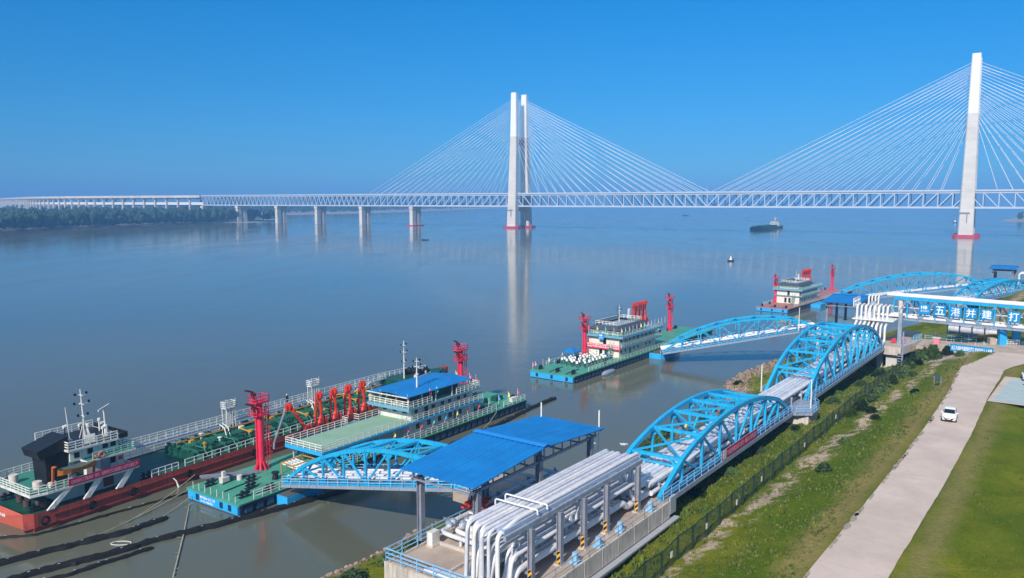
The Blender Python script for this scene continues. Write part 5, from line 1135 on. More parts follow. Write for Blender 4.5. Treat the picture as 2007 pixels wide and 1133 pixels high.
def house_pontoon(label, loc, rz, L, Wd, deckm, hx0, hx1, hy0, hy1, arms, towers, mastx, banners=False):
    t = thing('work_pontoon', label, 'pontoon', loc, rz); z0 = 1.5
    hull_box(t, L, Wd, z0, M['hullblue'], M['navy'], deckm)
    k = MB(); k.box(hx0, hx1, hy0, hy1, z0, 4.05).box(hx0+.02, hx1, hy0+.02, hy1, 4.3, 6.35); o = k.build('deckhouse', M['cream'], t)
    n = int((hx1 - hx0) / 2.1)
    small_windows(o, [(hx0+1.0+2.1*i, hy0, 5.35) for i in range(n) if i != 4], 'y', .6, .6); small_windows(o, [(hx0+1.0+2.1*i, hy0-.01, 2.9) for i in range(n) if i % 3 != 2], 'y', .6, .65)
    small_windows(o, [(hx0+9.4, hy0-.01, 5.15), (hx0+5.4, hy0-.02, 2.55)], 'y', .65, 1.5, 'glass', 'door'); 
    ym = (hy0+hy1)/2; small_windows(o, [(hx0-.01, ym-.6, 2.6), (hx0-.01, ym+.8, 2.6), (hx0, ym-.2, 5.2)], 'x', .8, 1.7, 'glass', 'door')
    k = MB(); k.box(hx0-.5, hx1+1, hy0-1.15, hy1+.8, 4.06, 4.26); k.box(hx0-.75, hx1+1.4, hy0-1.25, hy1+1.1, 6.36, 6.56); k.box(hx0-.9, hx1+1.5, hy0-1.4, hy0-1.27, 6.12, 6.65).box(hx0-.95, hx0-.77, hy0-1.4, hy1+1.2, 6.12, 6.65).box(hx0-1, hx1+1, hy0-1.3, hy0-1.16, 3.95, 4.35)
    k.build('balcony_deck', M['teal'], t)
    k = MB(); k.rail([(hx0-1,hy0-1.1,4.26),(hx1+1,hy0-1.1,4.26)], .95, 3, 1.2, .04); k.rail([(hx1+1.3,hy0-1.2,6.56),(hx0-.7,hy0-1.2,6.56),(hx0-.7,hy1+1,6.56),(hx1+1.3,hy1+1,6.56)], .95, 3, 1.2, .045); k.rail([(6,.1,z0),(L-6,.1,z0)], .95, 3, 1.6, .04); k.rail([(6,Wd-.1,z0),(hx0,Wd-.1,z0)], .95, 2, 1.6, .04)
    k.build('railing', plain('pale_green_rail', (0.62, 0.74, 0.64)), t)
    # top cabin under a sloping slate skirt roof that is open in the middle
    rx0, rx1 = hx0-.3, hx1-4.2; ry0, ry1 = hy0-.2, hy1+.2; q = 1.3
    MB().box(rx0+.9, rx1-.9, ry0+.9, ry1-.9, 6.57, 7.9).build('top_cabin', plain('cabin_pale_green', (0.42, 0.55, 0.47)), t)
    V = [(rx0,ry0,7.75),(rx1,ry0,7.75),(rx1,ry1,7.75),(rx0,ry1,7.75),(rx0+q,ry0+q,8.7),(rx1-q,ry0+q,8.7),(rx1-q,ry1-q,8.7),(rx0+q,ry1-q,8.7)]
    V += [(x,y,z-.1) for x,y,z in V]; k = MB(); k.add(V, [(0,1,5,4),(1,2,6,5),(2,3,7,6),(3,0,4,7),(8,12,13,9),(9,13,14,10),(10,14,15,11),(11,15,12,8),(0,8,9,1),(1,9,10,2),(2,10,11,3),(3,11,8,0)]); k.build('skirt_roof', M['slate'], t)
    MB().box(rx0+q, rx1-q, ry0+q, ry1-q, 7.95, 8.3).build('roof_deck', M['ltsteel'], t)
    k = MB(); k.rail([(rx0+q,ry0+q,8.7),(rx1-q,ry0+q,8.7),(rx1-q,ry1-q,8.7),(rx0+q,ry1-q,8.7),(rx0+q,ry0+q,8.7)], .8, 2, .9, .05)
    k.build('roof_railing', M['rail'], t)
    k = MB(); n = 0
    x = rx0+q+.3
    while x < rx1-q-.5: k.box(x, x+.45, ry1-q-.06, ry1-q+.06, 8.85, 9.4); x += .9
    k.build('roof_louvres', M['slate'], t)
    mast(t, mastx, ym, 8.3, 4.4)
    for dx in (0, .7): k = MB(); k.cyl(hx1-2.2+dx, hy1-1.5, 6.6, 10.6, .16, 8); k.build('exhaust_pipe', M['white'], t)
    for x, y, h, p1 in towers: monitor_tower(t, x, y, z0, h, p1)
    for x, y in arms: loading_arm(t, x, y, z0+.2, 9.6)
    bitt_each(t, ((2,1.4),(1.9,5.2),(2.2,Wd-1.2),(9.5,Wd-1),(17.5,Wd-1),(14.5,1.0),(L-4,Wd-1.5),(L-9,Wd-1.5),(L-14,Wd-1.4)), z0)
    k = MB()
    for y in (2.4, 6.4): k.tube([(.6,y,z0+.06),(3,y+.3,z0+.06),(6.5,y+.4,z0+.06)], .1, 6)
    k.build('deck_chain', M['black'], t)
    stair(t, (hx0-3.4, hy0+1.6, z0), (hx0-.4, hy0+1.6, 4.2), .8, 'green')
    return t
Tp2 = (12.7, 158.9, 0); A2 = R(54)
p2 = house_pontoon('green decked pontoon with cream deckhouse and a crowd in white shirts at its end', Tp2, A2, 74, 10.9, M['green'], 22.3, 41.0, 1.7, 9.6, ((42.8,8.6),(44.9,8.6),(47.0,8.6),(49.1,8.6)), ((21.0,10.0,9.3,6.0),(65.5,9.2,9.8,6.4)), 29.5)
b = banner('red_banner', 'red banner with two lines of white lettering across the cream deckhouse front', (0,0,0), (9.3,0,0), 0, 1.15, ('鄂东港口共建长江大保护示范基地启动', '安全生产绿色发展从我做起活动现场'), M['red'], M['lettering'], rows=2)
def put_front(o, x, y, z, tp, A, rot):
    v = Matrix.Rotation(A, 3, 'Z') @ Vector((x, y, 0)); o.location = (tp[0]+v.x, tp[1]+v.y, z); o.rotation_euler = (0, 0, A + rot)
put_front(b, 21.65, 10.3, 3.35, Tp2, A2, -math.pi/2)
t = thing('emblem_board', 'small blue board with a white emblem hung from the pontoon balcony', 'sign'); MB().box(0,1.5,0,.08,0,1.5).build('board', M['panel'], t); text('HB', (.3,-.02,.8), (1,0,0), (0,0,1), .45, M['lettering'], t, 'emblem', .85, .03, .004); text('湖北港口', (.2,-.02,.3), (1,0,0), (0,0,1), .28, M['lettering'], t, 'lettering', 1.1, .01, .004)
put_front(t, 21.25, 6.6, 5.5, Tp2, A2, -math.pi/2)
t = thing('inflatable_boat', 'small grey white boat floating beside the crowded pontoon', 'boat'); put_front(t, 12.5, -1.1, .12, Tp2, A2, 0)
k = MB(); k.tube([(-2.9,0,.1),(-2.2,0,.15),(-1,0,.15),(1,0,.15),(2.2,0,.15),(2.8,0,.1)], [.1,.5,.62,.62,.45,.1], 12); k.build('hull', M['ltsteel'], t, smooth=True)
t = thing('canopy_tent', 'small blue pyramid canopy on thin poles at the far edge of the crowded pontoon', 'canopy'); put_front(t, 13.6, 9.0, 1.5, Tp2, A2, 0)
k = MB(); a = 1.55; k.add([(-a,-a,2.2),(a,-a,2.2),(a,a,2.2),(-a,a,2.2),(0,0,3.0),(-a,-a,2.0),(a,-a,2.0),(a,a,2.0),(-a,a,2.0)], [(0,1,4),(1,2,4),(2,3,4),(3,0,4),(0,5,6,1),(1,6,7,2),(2,7,8,3),(3,8,5,0)]); k.build('fabric_roof', M['roof'], t)
k = MB(); [k.bar((sx*a*.95,sy*a*.95,0),(sx*a*.95,sy*a*.95,2.15),.07) for sx in (-1,1) for sy in (-1,1)]; k.build('pole', M['rail'], t)
Tp3 = (92.1, 261.3, 0); A3 = R(51)
pinkd = plain('pink_red_deck', (0.42, 0.17, 0.16))
p3 = house_pontoon('farthest pontoon with reddish deck and cream three tier deckhouse', Tp3, A3, 72, 11.0, pinkd, 15.0, 34.0, 1.7, 9.6, ((38.4,8.6),(40.4,8.6),(42.4,8.6),(44.4,8.6),(46.4,8.6)), ((15.2,10.2,9.4,6.0),(67.0,6.6,9.8,6.4)), 22.5)

# gangways
def gangway(label, p, q, z0, z1, Wd, rise, n, ch=.27):
    p = Vector(p); q = Vector(q); d = q - p; return arch_truss('arched_gangway', label, 'gangway', (p.x, p.y, 0), math.atan2(d.y, d.x), d.length, Wd, rise, 1.8, z0, z1, n, ch, 'arched gangways from trestle to pontoons', 4, .35, (0, 1), .7, .19)
gangway('blue arched gangway from the nearest pontoon up to the big blue shed', (-27.9, 94.0), (-4.4, 75.4), 2.6, 9.0, 4.6, 4.0, 8, .34)
gangway('blue arched gangway from the crowded pontoon to the trestle', (34.6, 178.8), W(115.5, 17.4).to_2d(), 2.6, 8.9, 4.6, 4.4, 8, .32)
gangway('blue arched gangway from the farthest pontoon, behind the second shed', (109.2, 270.2), (159, 263), 2.6, 9.4, 4.6, 6.3, 10, .36)
def landing(s, w_, label, ws=6.0):
    t = thing('gangway_landing', label, 'landing', W(s, w_, 0), TA)
    MB().box(-4, 3.5, -ws, .5, 8.1, 8.85).build('slab', M['floor'], t)
    for x in (-2.5, 2.5): MB().cyl(x, -1.5, -3, 8.08, .45, 12).build('pile', M['conc'], t)
    k = MB(); k.rail([(-3.9,-ws+.2,8.85),(-3.9,.3,8.85)], 1.0, 3, 1.4, .04); k.build('railing', M['railb'], t)
    k = MB(); k.box(-3, -2.2, -2, -1.2, 8.85, 10.4); k.build('cabinet', M['cream'], t)
landing(113.8, 17.3, 'concrete landing where the crowded pontoon gangway meets the trestle', 10)
t = thing('shore_landing', 'concrete landing at the shore end of the farthest gangway', 'landing', (159, 263, 0), R(-10)); MB().box(0, 16, -3, 8, 8.2, 8.95).build('slab', M['floor'], t); k = MB(); [k.cyl(x, y, -3, 8.18, .5, 12) for x in (2, 13) for y in (-1.5, 6)]; k.build('pile', M['conc'], t)
b = thing('gangway_float', 'blue float with rails under the foot of the crowded pontoon gangway', 'float', Tp2, A2)
MB().prism([(33.5,-.4),(44,-.4),(44,-3.6),(36.5,-5.2),(33.5,-3.4)], -.5, 1.25).build('hull', M['hullblue'], b); k = MB(); k.rail([(33.6,-3.3,1.25),(36.5,-5.1,1.25),(43.8,-3.5,1.25)], .9, 2, 1.1, .04); k.build('railing', plain('pale_pink_rail', (0.7, 0.55, 0.5)), b)
MB().prism([(33.6,-.45),(43.9,-.45),(43.9,-3.5),(36.5,-5.1),(33.6,-3.3)], 1.252, 1.3).build('deck', plain('rusty_deck', (0.10,0.11,0.10)), b)
b = thing('gangway_float', 'blue float under the foot of the farthest gangway', 'float', Tp3, A3); MB().box(21, 31, -3.8, -.4, -.5, 1.2).build('hull', M['hullblue'], b)

# ------------------------------------------------------------------ tanker
def squat(z): return z if z <= 2.1 else 2.1 + (z - 2.1) * 0.92 if z <= 8.7 else 8.17 + (z - 8.7) * 1.12
def lower_tiers(o):
    for c in list(col.objects):
        if c.parent is not o or c.type != 'MESH': continue
        if abs(c.location.z) > 0.01: c.location.z = squat(c.location.z)
        else:
            for v in c.data.vertices:
                if v.co.x < 13.05: v.co.z = squat(v.co.z)
        lower_tiers(c)
def tanker():
    t = thing('river_tanker', 'rust red river tanker with black funnel and green pipe-covered deck at the far left', 'ship', (-53.6, 85.4, 0), R(57.3))
    B = 9.4; Lh = 82.0
    # hull loft: (x, near y, far y, deck z, bottom inset)
    st = [(-.9,.7,B-.7,2.3,.5),(0,.1,B-.1,2.2,.35),(3,0,B,2.1,.15),(12,0,B,2.1,.05),(20,0,B,2.2,.05),(60,0,B,2.3,.05),(68,.3,B-.3,2.7,.2),(74,1.3,B-1.3,3.3,.7),(78,2.6,B-2.6,3.7,1.2),(81,4.0,B-4.0,4.0,.6),(82.3,4.55,B-4.55,4.1,.1)]
    V = []; V2 = []
    for x, a, b_, z, i in st: V += [(x + (.9 if x < 0 else 0), a+i, -.8), (x, a, .5 if x > -.5 else .3), (x, a, z), (x, b_, z), (x, b_, .5 if x > -.5 else .3), (x + (.9 if x < 0 else 0), b_-i, -.8)]
    k = MB(); m_ = len(st); k.add(V, [(6*i+j, 6*i+j+1, 6*i+7+j, 6*i+6+j) for i in range(m_-1) for j in (0,1,3,4)] + [tuple((m_-1)*6+j for j in range(6))])
    k.build('hull', M['hullred'], t)
    k = MB(); k.add([V[j] for j in range(6)], [(5,4,3,2,1,0)]); k.build('transom', M['transom'], t)
    text('鄂东168', (-.95, 7.6, 1.1), (0,-1,0), (0,0,1), .5, M['lettering'], t, 'stern_lettering', 3.0, .02, .004)
    k = MB(); dk = [(s[0]+ (.25 if s[0] < 0 else 0), s[1]+.15, s[2]-.15, s[3]-.12) for s in st[:-1]]; V = []
    for x, a, b_, z in dk: V += [(x, a, z), (x, b_, z)]
    k.add(V, [(2*i, 2*i+2, 2*i+3, 2*i+1) for i in range(len(dk)-1)]); k.build('deck', M['dkgreen'], t)
    k = MB()                                            # rubbing strakes and scuppers
    k.box(2, 66, -.14, -.005, 1.35, 1.55); k.box(2, 66, -.12, -.005, .35, .5); k.build('rubbing_strake', plain('strake_rust', (0.22, 0.04, 0.03)), t)
    for x in (1.0, 6.4, 11.6, 19.5, 30, 46):
        k = MB(); V = []; n = 14
        for i in range(n): a = 2*math.pi*i/n; V.append((x+math.cos(a)*.42, -.34, 1.2+math.sin(a)*.42))
        k.tube(V + [V[0]], .15, 6, False); k.build('tyre_fender', M['rubber'], t)
    # raised trunk deck with pipes and cross frames
    MB().box(21.5, 66, 1.5, B-1.5, 2.1, 3.0).build('trunk_deck', M['dkgreen'], t)
    k = MB(); x = 22
    while x < 66: k.box(x, x+.16, 1.2, B-1.2, 3.0, 3.35).box(x, x+.14, .4, 1.5, 2.1, 2.9); x += 2.2
    for y in (2.6, 5.0, 6.8): k.box(21.5, 66, y, y+.12, 3.0, 3.22)
    k.build('deck_frames', plain('frame_green', (0.014, 0.12, 0.08)), t)
    for i, y in enumerate((3.3, 3.9, 4.4)): MB().tube([(22, y, 3.5), (65, y, 3.5)], .11, 6).build('deck_pipe', plain('pipe_green', (0.03, 0.2, 0.13)), t)
    MB().tube([(22, 5.9, 3.6), (64, 5.9, 3.6)], .14, 6).build('deck_pipe', plain('pipe_ochre', (0.35, 0.2, 0.05)), t)
    for i, x in enumerate((24.5, 31, 36.5, 42, 47.5, 53, 58.5)):
        k = MB(); k.tube([(x, 1.8, 3.05), (x, 1.8, 3.7), (x+.2, 4.2, 3.8)], .10, 6, rb=.2); k.cyl(x+1.2, 3.0, 3.0, 3.5, .4, 12); k.build('hatch_and_pipe', M['yellow'] if i % 2 else M['dkgreen'], t, smooth=True)
    # catwalk along the far side
    k = MB(); k.box(13.2, 66.5, B-2.4, B-1.5, 4.1, 4.2); k.build('catwalk', M['ltsteel'], t)
    k = MB(); k.rail([(13.2,B-1.45,4.2),(66.5,B-1.45,4.2)], 1.0, 3, 1.2, .04); k.rail([(13.2,B-2.4,4.2),(66.5,B-2.4,4.2)], 1.0, 2, 1.6, .035); k.rail([(13.5,B-.1,2.2),(66,B-.1,2.4)], .9, 2, 1.8, .035)
    k.build('catwalk_railing', M['rail'], t)
    k = MB(); k.rail([(19.2,.08,2.1),(65,.08,2.35)], 1.0, 2, 1.4, .04); k.rail([(14.4,.08,2.1),(18.2,.08,2.1)], .95, 2, 1.0, .04); k.build('side_railing', M['rail'], t)
    for x in (31.2, 48.0):                           # white framed hose towers
        k = MB()
        for dx in (-.75, -.25, .25, .75):
            for dy in (-.5, .5): k.box(x+dx-.06, x+dx+.06, 6.5+dy-.06, 6.5+dy+.06, 3.0, 6.6)
        k.rail([(x-.9,5.9,6.6),(x+.9,5.9,6.6),(x+.9,7.1,6.6),(x-.9,7.1,6.6),(x-.9,5.9,6.6)], .9, 3, .6, .05); k.box(x-.9, x+.9, 5.9, 7.1, 6.5, 6.62)
        for dx in (-.8, .8): k.bar((x+dx, 6, 6.6), (x+dx, 6, 8.0), .05)
        k.build('hose_tower', M['white'], t)
        k = MB(); k.tube([(x-1.6, 5.8, 4.6), (x-2.0, 4.2, 4.4), (x-2.2, 3.4, 3.1)], .07, 6); k.tube([(x-2.2, 5.8, 4.6), (x-2.6, 4.2, 4.4), (x-2.8, 3.4, 3.1)], .07, 6); k.build('boarding_ladder', M['rail'], t)
    for x in (35.5, 41, 52, 57.5):
        k = MB(); k.tube([(x-.5, 5.2, 3.4), (x-.5, 5.2, 4.4), (x+.9, 4.4, 4.4), (x+.9, 4.4, 3.6)], .13, 8, rb=.3); k.build('crossover_pipe', M['yellow'], t, smooth=True)
    k = MB(); k.tube([(57,6.5,3.2),(57.8,4.6,5.2),(58.5,4.4,5.2)], .06, 6); k.tube([(58,6.5,3.2),(58.8,4.6,5.2)], .06, 6); k.tube([(59,6.5,3.2),(59.8,4.6,5.2)], .06, 6); k.build('davit_hoses', M['rail'], t)
    q = random.Random(12)
    for i in range(34):
        x = q.uniform(22.5, 65); y = q.choice((2.0, 3.0, 5.5, 6.3)) + q.uniform(-.3, .3); k = MB(); kind = q.random()
        if kind < .4: k.cyl(x, y, 3.0, 3.0 + q.uniform(.5, 1.1), .12, 8); k.cyl(x, y, 3.75, 3.85, .3, 10); nm = 'deck_valve'
        elif kind < .7: k.box(x-.35, x+.35, y-.25, y+.25, 3.0, 3.0 + q.uniform(.3, .7)); nm = 'deck_box'
        else: k.tube([(x, y, 3.0), (x, y, 4.1), (x+.35, y, 4.3), (x+.35, y, 4.05)], .07, 6, rb=.1); nm = 'vent_pipe'
        k.build(nm, q.choice((M['dkgreen'], M['rail'], M['black'], M['yellow'])), t)
    for i in range(9):
        x = 23 + 4.8*i; MB().tube([(x, .4, 3.35 - .9), (x, 1.3, 3.45), (x, 7.6, 3.45)], .08, 6).build('cross_pipe', plain('pipe_green', (0.03, 0.2, 0.13)), t)
    for x in (26, 33, 40, 47, 55): MB().tube([(x, -.03, 1.9), (x + q.uniform(.2,.6), -.06, .4)], .05, 5).build('rust_run_pipe', plain('strake_rust', (0.22, 0.04, 0.03)), t)
    # forecastle
    k = MB(); k.prism([(66.5,.6),(73,1.5),(77.5,2.9),(80.6,4.3),(80.6,B-4.3),(77.5,B-2.9),(73,B-1.5),(66.5,B-.6)], 3.0, 4.0); k.build('forecastle', M['dkgreen'], t)
    k = MB(); k.tube([(72,3.2,4.9),(72,6.2,4.9)], .6, 14); k.box(71.2,72.8,2.8,3.1,4.0,5.2).box(71.2,72.8,6.3,6.6,4.0,5.2); k.build('anchor_winch', M['black'], t, smooth=True)
    k = MB(); k.cyl(70.2,2.8,4.0,4.9,.42,12).cyl(73.8,3.6,4.0,4.7,.36,12); k.build('ventilator', plain('vent_cream', (0.7,0.6,0.5)), t, smooth=True)
    mast(t, 69.0, 4.7, 4.0, 7.2, 'foremast')
    k = MB(); k.rail([(66.6,.6,4.0),(73,1.5,4.0)], .9, 2, 1.4, .04); k.rail([(66.6,B-.6,4.0),(73,B-1.5,4.0),(77.4,B-3,4.0)], .9, 2, 1.4, .04); k.build('bow_railing', M['rail'], t)
    bitt_each(t, ((75,4),(76.5,5.6)), 4.0); bitt_each(t, ((.9,1.2),(.9,7.8),(14,.7)), 2.1)
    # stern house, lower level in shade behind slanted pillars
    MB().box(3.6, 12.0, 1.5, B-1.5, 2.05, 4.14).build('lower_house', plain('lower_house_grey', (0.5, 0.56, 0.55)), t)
    MB().box(6.6, 7.6, 1.46, 1.5, 2.2, 4.0).build('door', M['black'], t); MB().box(8.9, 10.2, 1.46, 1.5, 2.3, 3.6).build('door', plain('rust_door', (0.2, 0.05, 0.04)), t)
    k = MB(); k.prism([(-.2,.3),(1.6,-.1),(12.7,-.1),(13.0,.8),(13.0,B-.8),(12.7,B+.1),(1.6,B+.1),(-.2,B-.3)], 4.15, 4.42); k.build('boat_deck', M['white'], t)
    MB().prism([(0,.5),(1.8,.15),(12.5,.15),(12.8,.8),(12.8,B-.8),(12.5,B-.15),(1.8,B-.15),(0,B-.5)], 4.425, 4.45).build('deck_cover', plain('boat_deck_green', (0.04, 0.22, 0.16)), t)
    for x0, x1 in ((1.4, 3.6), (5.6, 7.2), (9.6, 11.2)): 
        k = MB(); V = [(x0,-.05,2.1),(x0+.8,-.05,2.1),(x1+.85,-.05,4.2),(x1,-.05,4.2)]; V += [(a, .2, c) for a, b_, c in V]; k.add(V, [(0,1,2,3),(7,6,5,4),(0,4,5,1),(1,5,6,2),(2,6,7,3),(3,7,4,0)]); k.build('slanted_support', M['white'], t)
    k = MB(); k.rail([(4.4,0,4.42),(1.6,0,4.42),(-.1,.4,4.42),(-.1,B-.4,4.42),(1.6,B,4.42),(14,B,4.42)], .95, 3, .9, .04); k.build('boat_deck_railing', M['rail'], t)
    # upper house and bridge
    k = MB(); k.box(7.0, 11.8, 1.6, B-1.6, 4.46, 6.55); k.box(5.2, 11.2, 1.7, B-1.9, 6.76, 8.35); o = k.build('bridge_house', M['white'], t)
    small_windows(o, [(10.3,1.59,5.6)], 'y', .7, .75); small_windows(o, [(6.0,1.69,7.5),(7.6,1.69,7.6),(9.5,1.69,7.8),(10.5,1.69,7.8)], 'y', .65, .65); small_windows(o, [(9.4,1.57,5.4)], 'y', 1.1, 1.8, 'ltsteel', 'door'); small_windows(o, [(11.3, 1.6, 5.6)], 'y', .5, .5, 'red', 'life_ring_box')
    small_windows(o, [(11.21, 2.8+.95*i, 7.8) for i in range(5)], 'x', .7, .7)
    k = MB(); k.box(6.4, 12.6, .3, B-.3, 6.56, 6.78); k.build('bridge_deck', M['white'], t); MB().box(6.5, 12.5, .4, B-.4, 6.782, 6.80).build('deck_cover', plain('boat_deck_green', (0.04, 0.22, 0.16)), t)
    k = MB(); k.rail([(7.2,.4,6.79),(12.5,.4,6.79),(12.5,B-.4,6.79)], .85, 3, .9, .04); k.build('bridge_railing', plain('rail_pale_green', (0.35, 0.62, 0.5)), t)
    k = MB(); k.box(4.6, 11.9, .9, B-.9, 8.36, 8.62); k.build('bridge_roof', M['white'], t); MB().box(4.8, 11.7, 1.1, B-1.1, 8.622, 8.65).build('roof_cover', M['black'], t)
    k = MB(); k.box(11.92, 12.05, 1, B-1, 8.5, 9.1).box(10.8, 11.9, .78, .88, 8.5, 9.1); k.build('wind_deflector', M['black'], t)
    k = MB(); k.rail([(4.7,.98,8.62),(10.7,.98,8.62)], .8, 3, .9, .05); k.rail([(4.7,B-.98,8.62),(11.8,B-.98,8.62)], .8, 3, .9, .05); k.rail([(4.7,.98,8.62),(4.7,3.0,8.62)], .8, 3, .9, .05); k.build('roof_railing', M['rail'], t)
    # funnel, wide black casing with an overhanging cap
    V = [(2.7,2.2,4.46),(5.1,2.0,4.46),(5.1,4.8,4.46),(2.7,5.0,4.46),(2.6,2.2,8.3),(5.0,1.9,9.0),(5.0,5.0,9.0),(2.6,5.2,8.3)]
    k = MB(); k.add(V, [(0,3,2,1),(4,5,6,7),(0,1,5,4),(1,2,6,5),(2,3,7,6),(3,0,4,7)]); V = [(1.9,1.9,8.0),(5.1,1.7,8.6),(5.1,5.2,8.6),(1.9,5.4,8.0),(1.6,1.9,9.0),(5.1,1.7,10.0),(5.1,5.2,10.0),(1.6,5.4,9.0)]
    k.add(V, [(0,3,2,1),(4,5,6,7),(0,1,5,4),(1,2,6,5),(2,3,7,6),(3,0,4,7)]); k.build('funnel', M['black'], t)
    # mast and radar
    o = mast(t, 8.6, 4.4, 8.62, 5.5, 'signal_mast', -.3)
    k = MB(); 
    for dx, dy in ((-.5,-.4),(.5,-.4),(-.5,.4),(.5,.4)): k.bar((8.6+dx, 4.4+dy, 8.6), (8.55, 4.4, 10.6), .09)
    k.tube([(7.2,5.4,8.58),(7.0,5.6,12.2)], .05, 6); k.build('mast_frame', M['white'], t)
    k = MB(); k.tube([(10.6,3.4,8.58),(10.6,3.4,9.8)], [.45,.28], 10); k.tube([(10.6,3.4,9.8),(10.5,3.4,11.6)], .09, 6); k.bar((9.6,3.0,11.6),(11.5,3.8,11.9),.12,.2); k.build('radar_mast', M['white'], t)
    MB().cyl(9.4,5.2,8.66,9.6,.14,8).cyl(9.4,5.2,9.6,9.95,.3,10,.2).build('satellite_dome', M['white'], t)
    MB().cyl(11.2,5.8,8.66,9.8,.1,8).cyl(11.2,5.8,9.8,10.1,.2,8).build('satellite_dome', M['white'], t); MB().box(5.2,6.3,3.0,3.7,8.66,9.2).build('roof_locker', M['white'], t)
    for x_, y_ in ((9.9,2.6),(8.9,6.0),(10.9,4.6),(7.4,6.8)): MB().tube([(x_,y_,8.66),(x_,y_,9.7)], .07, 6).build('searchlight_post', M['black'], t); MB().tube([(x_-.2,y_,9.75),(x_+.25,y_,9.8)], .2, 8).build('searchlight', M['white'], t)
    k = MB(); V = [(7.0,1.6,8.6),(8.3,1.6,8.6),(8.5,2.0,9.5),(7.2,2.0,9.5)]; V += [(a,b_+.1,c) for a,b_,c in V]; k.add(V, [(0,1,2,3),(7,6,5,4),(0,4,5,1),(1,5,6,2),(2,6,7,3),(3,7,4,0)]); k.build('solar_panel', M['white'], t)
    for a_, r_ in ((((1.0,6.4,4.46),(1.0,6.4,5.5)),.5), (((1.5,2.0,4.46),(1.5,2.0,5.4)),.5), (((2.3,1.0,4.84),(3.0,1.0,4.84)),.38)): MB().tube(list(a_), r_, 12).build('deck_tank', plain('tank_pinkwhite', (0.68, 0.58, 0.54)), t, smooth=True)
    k = MB(); k.cyl(4.9,.9,4.46,5.5,.42,12); k.build('deck_tank', plain('tank_white', (0.6,0.62,0.62)), t, smooth=True)
    # lifeboat on davits
    lb = thing('lifeboat', 'open grey and orange lifeboat hung on orange davits beside the black funnel', 'boat', (0,0,0)); lb.location = Vector((-53.6,85.4,0)) + Matrix.Rotation(R(57.3),3,'Z') @ Vector((5.3,.5,5.7)); lb.scale = (.95,.9,.95); lb.rotation_euler = (0,0,R(57.3)+R(3))
    k = MB(); V = []; xs = [-2.5,-2.0,-1,0,1,2.0,2.5]; hw = [.1,.5,.75,.82,.75,.5,.1]; 
    for x, h_ in zip(xs, hw): V += [(x,-h_,.45+abs(x)*.08),(x,-h_*.8,-.05),(x,0,-.3+abs(x)*.08),(x,h_*.8,-.05),(x,h_,.45+abs(x)*.08)]
    k.add(V, [(5*i+j,5*i+j+1,5*i+6+j,5*i+5+j) for i in range(6) for j in range(4)]); k.build('hull', M['lifeorange'], lb)
    k = MB(); V = []
    for x, h_ in zip(xs, hw): V += [(x,-h_*1.04,.47+abs(x)*.08),(x,0,.62+abs(x)*.05),(x,h_*1.04,.47+abs(x)*.08)]
    k.add(V, [(3*i+j,3*i+j+1,3*i+4+j,3*i+3+j) for i in range(6) for j in range(2)]); k.build('cover', plain('cover_grey', (0.09,0.12,0.12)), lb)
    for x in (2.6, 7.4): k = MB(); k.bar((x,.8,4.46),(x,.5,7.2),.22,.22); k.bar((x,.5,7.2),(x,-.1,7.3),.18); k.build('davit', plain('davit_orange', (0.60,0.12,0.02)), t)
    k = MB(); 
    for i in range(10): a = 2*math.pi*i/10; 
    V = [(8.2+math.cos(2*math.pi*i/12)*.35, .32, 7.2+math.sin(2*math.pi*i/12)*.35) for i in range(13)]; k.tube(V, .09, 6, False); k.build('life_ring', plain('ring_orange', (0.7,0.15,0.1)), t)
    for a_ in (((.9,3.4,2.1),(.9,3.4,2.9)),((1.2,5.6,2.1),(1.2,5.6,2.9)),((1.6,1.0,2.6),(1.6,2.2,2.6))): MB().tube(list(a_), .42, 12).build('stern_winch', plain('winch_brown', (0.08,0.05,0.045)), t, smooth=True)
    MB().box(-.35,-.3,9.0,9.6,4.9,5.9)
    k = MB(); k.bar((-.15,8.6,4.42),(-.5,8.9,6.6),.06); o = k.build('ensign_staff', M['rail'], t); k = MB(); k.add([(-.48,8.9,6.4),(-.40,8.3,5.9),(-.3,8.5,5.1),(-.38,8.9,5.4)], [(0,1,2,3)]); k.build('ensign', M['red'], o)
    return t
tk = tanker(); lower_tiers(tk)
tb_ = Matrix.Rotation(R(57.3), 3, 'Z'); base = Vector((-53.6, 85.4, 0))
p0 = base + tb_ @ Vector((3.9, -.2, 0)); p1 = base + tb_ @ Vector((12.7, -.2, 0))
banner('red_banner', 'long crimson banner with faded pink lettering along the tanker boat deck', p0, p1, 4.24, .8, '热烈庆祝长江港航集团（鄂东）智慧绿色港口全面建设人民群众满意工程', M['banner'], M['pinkletter'])

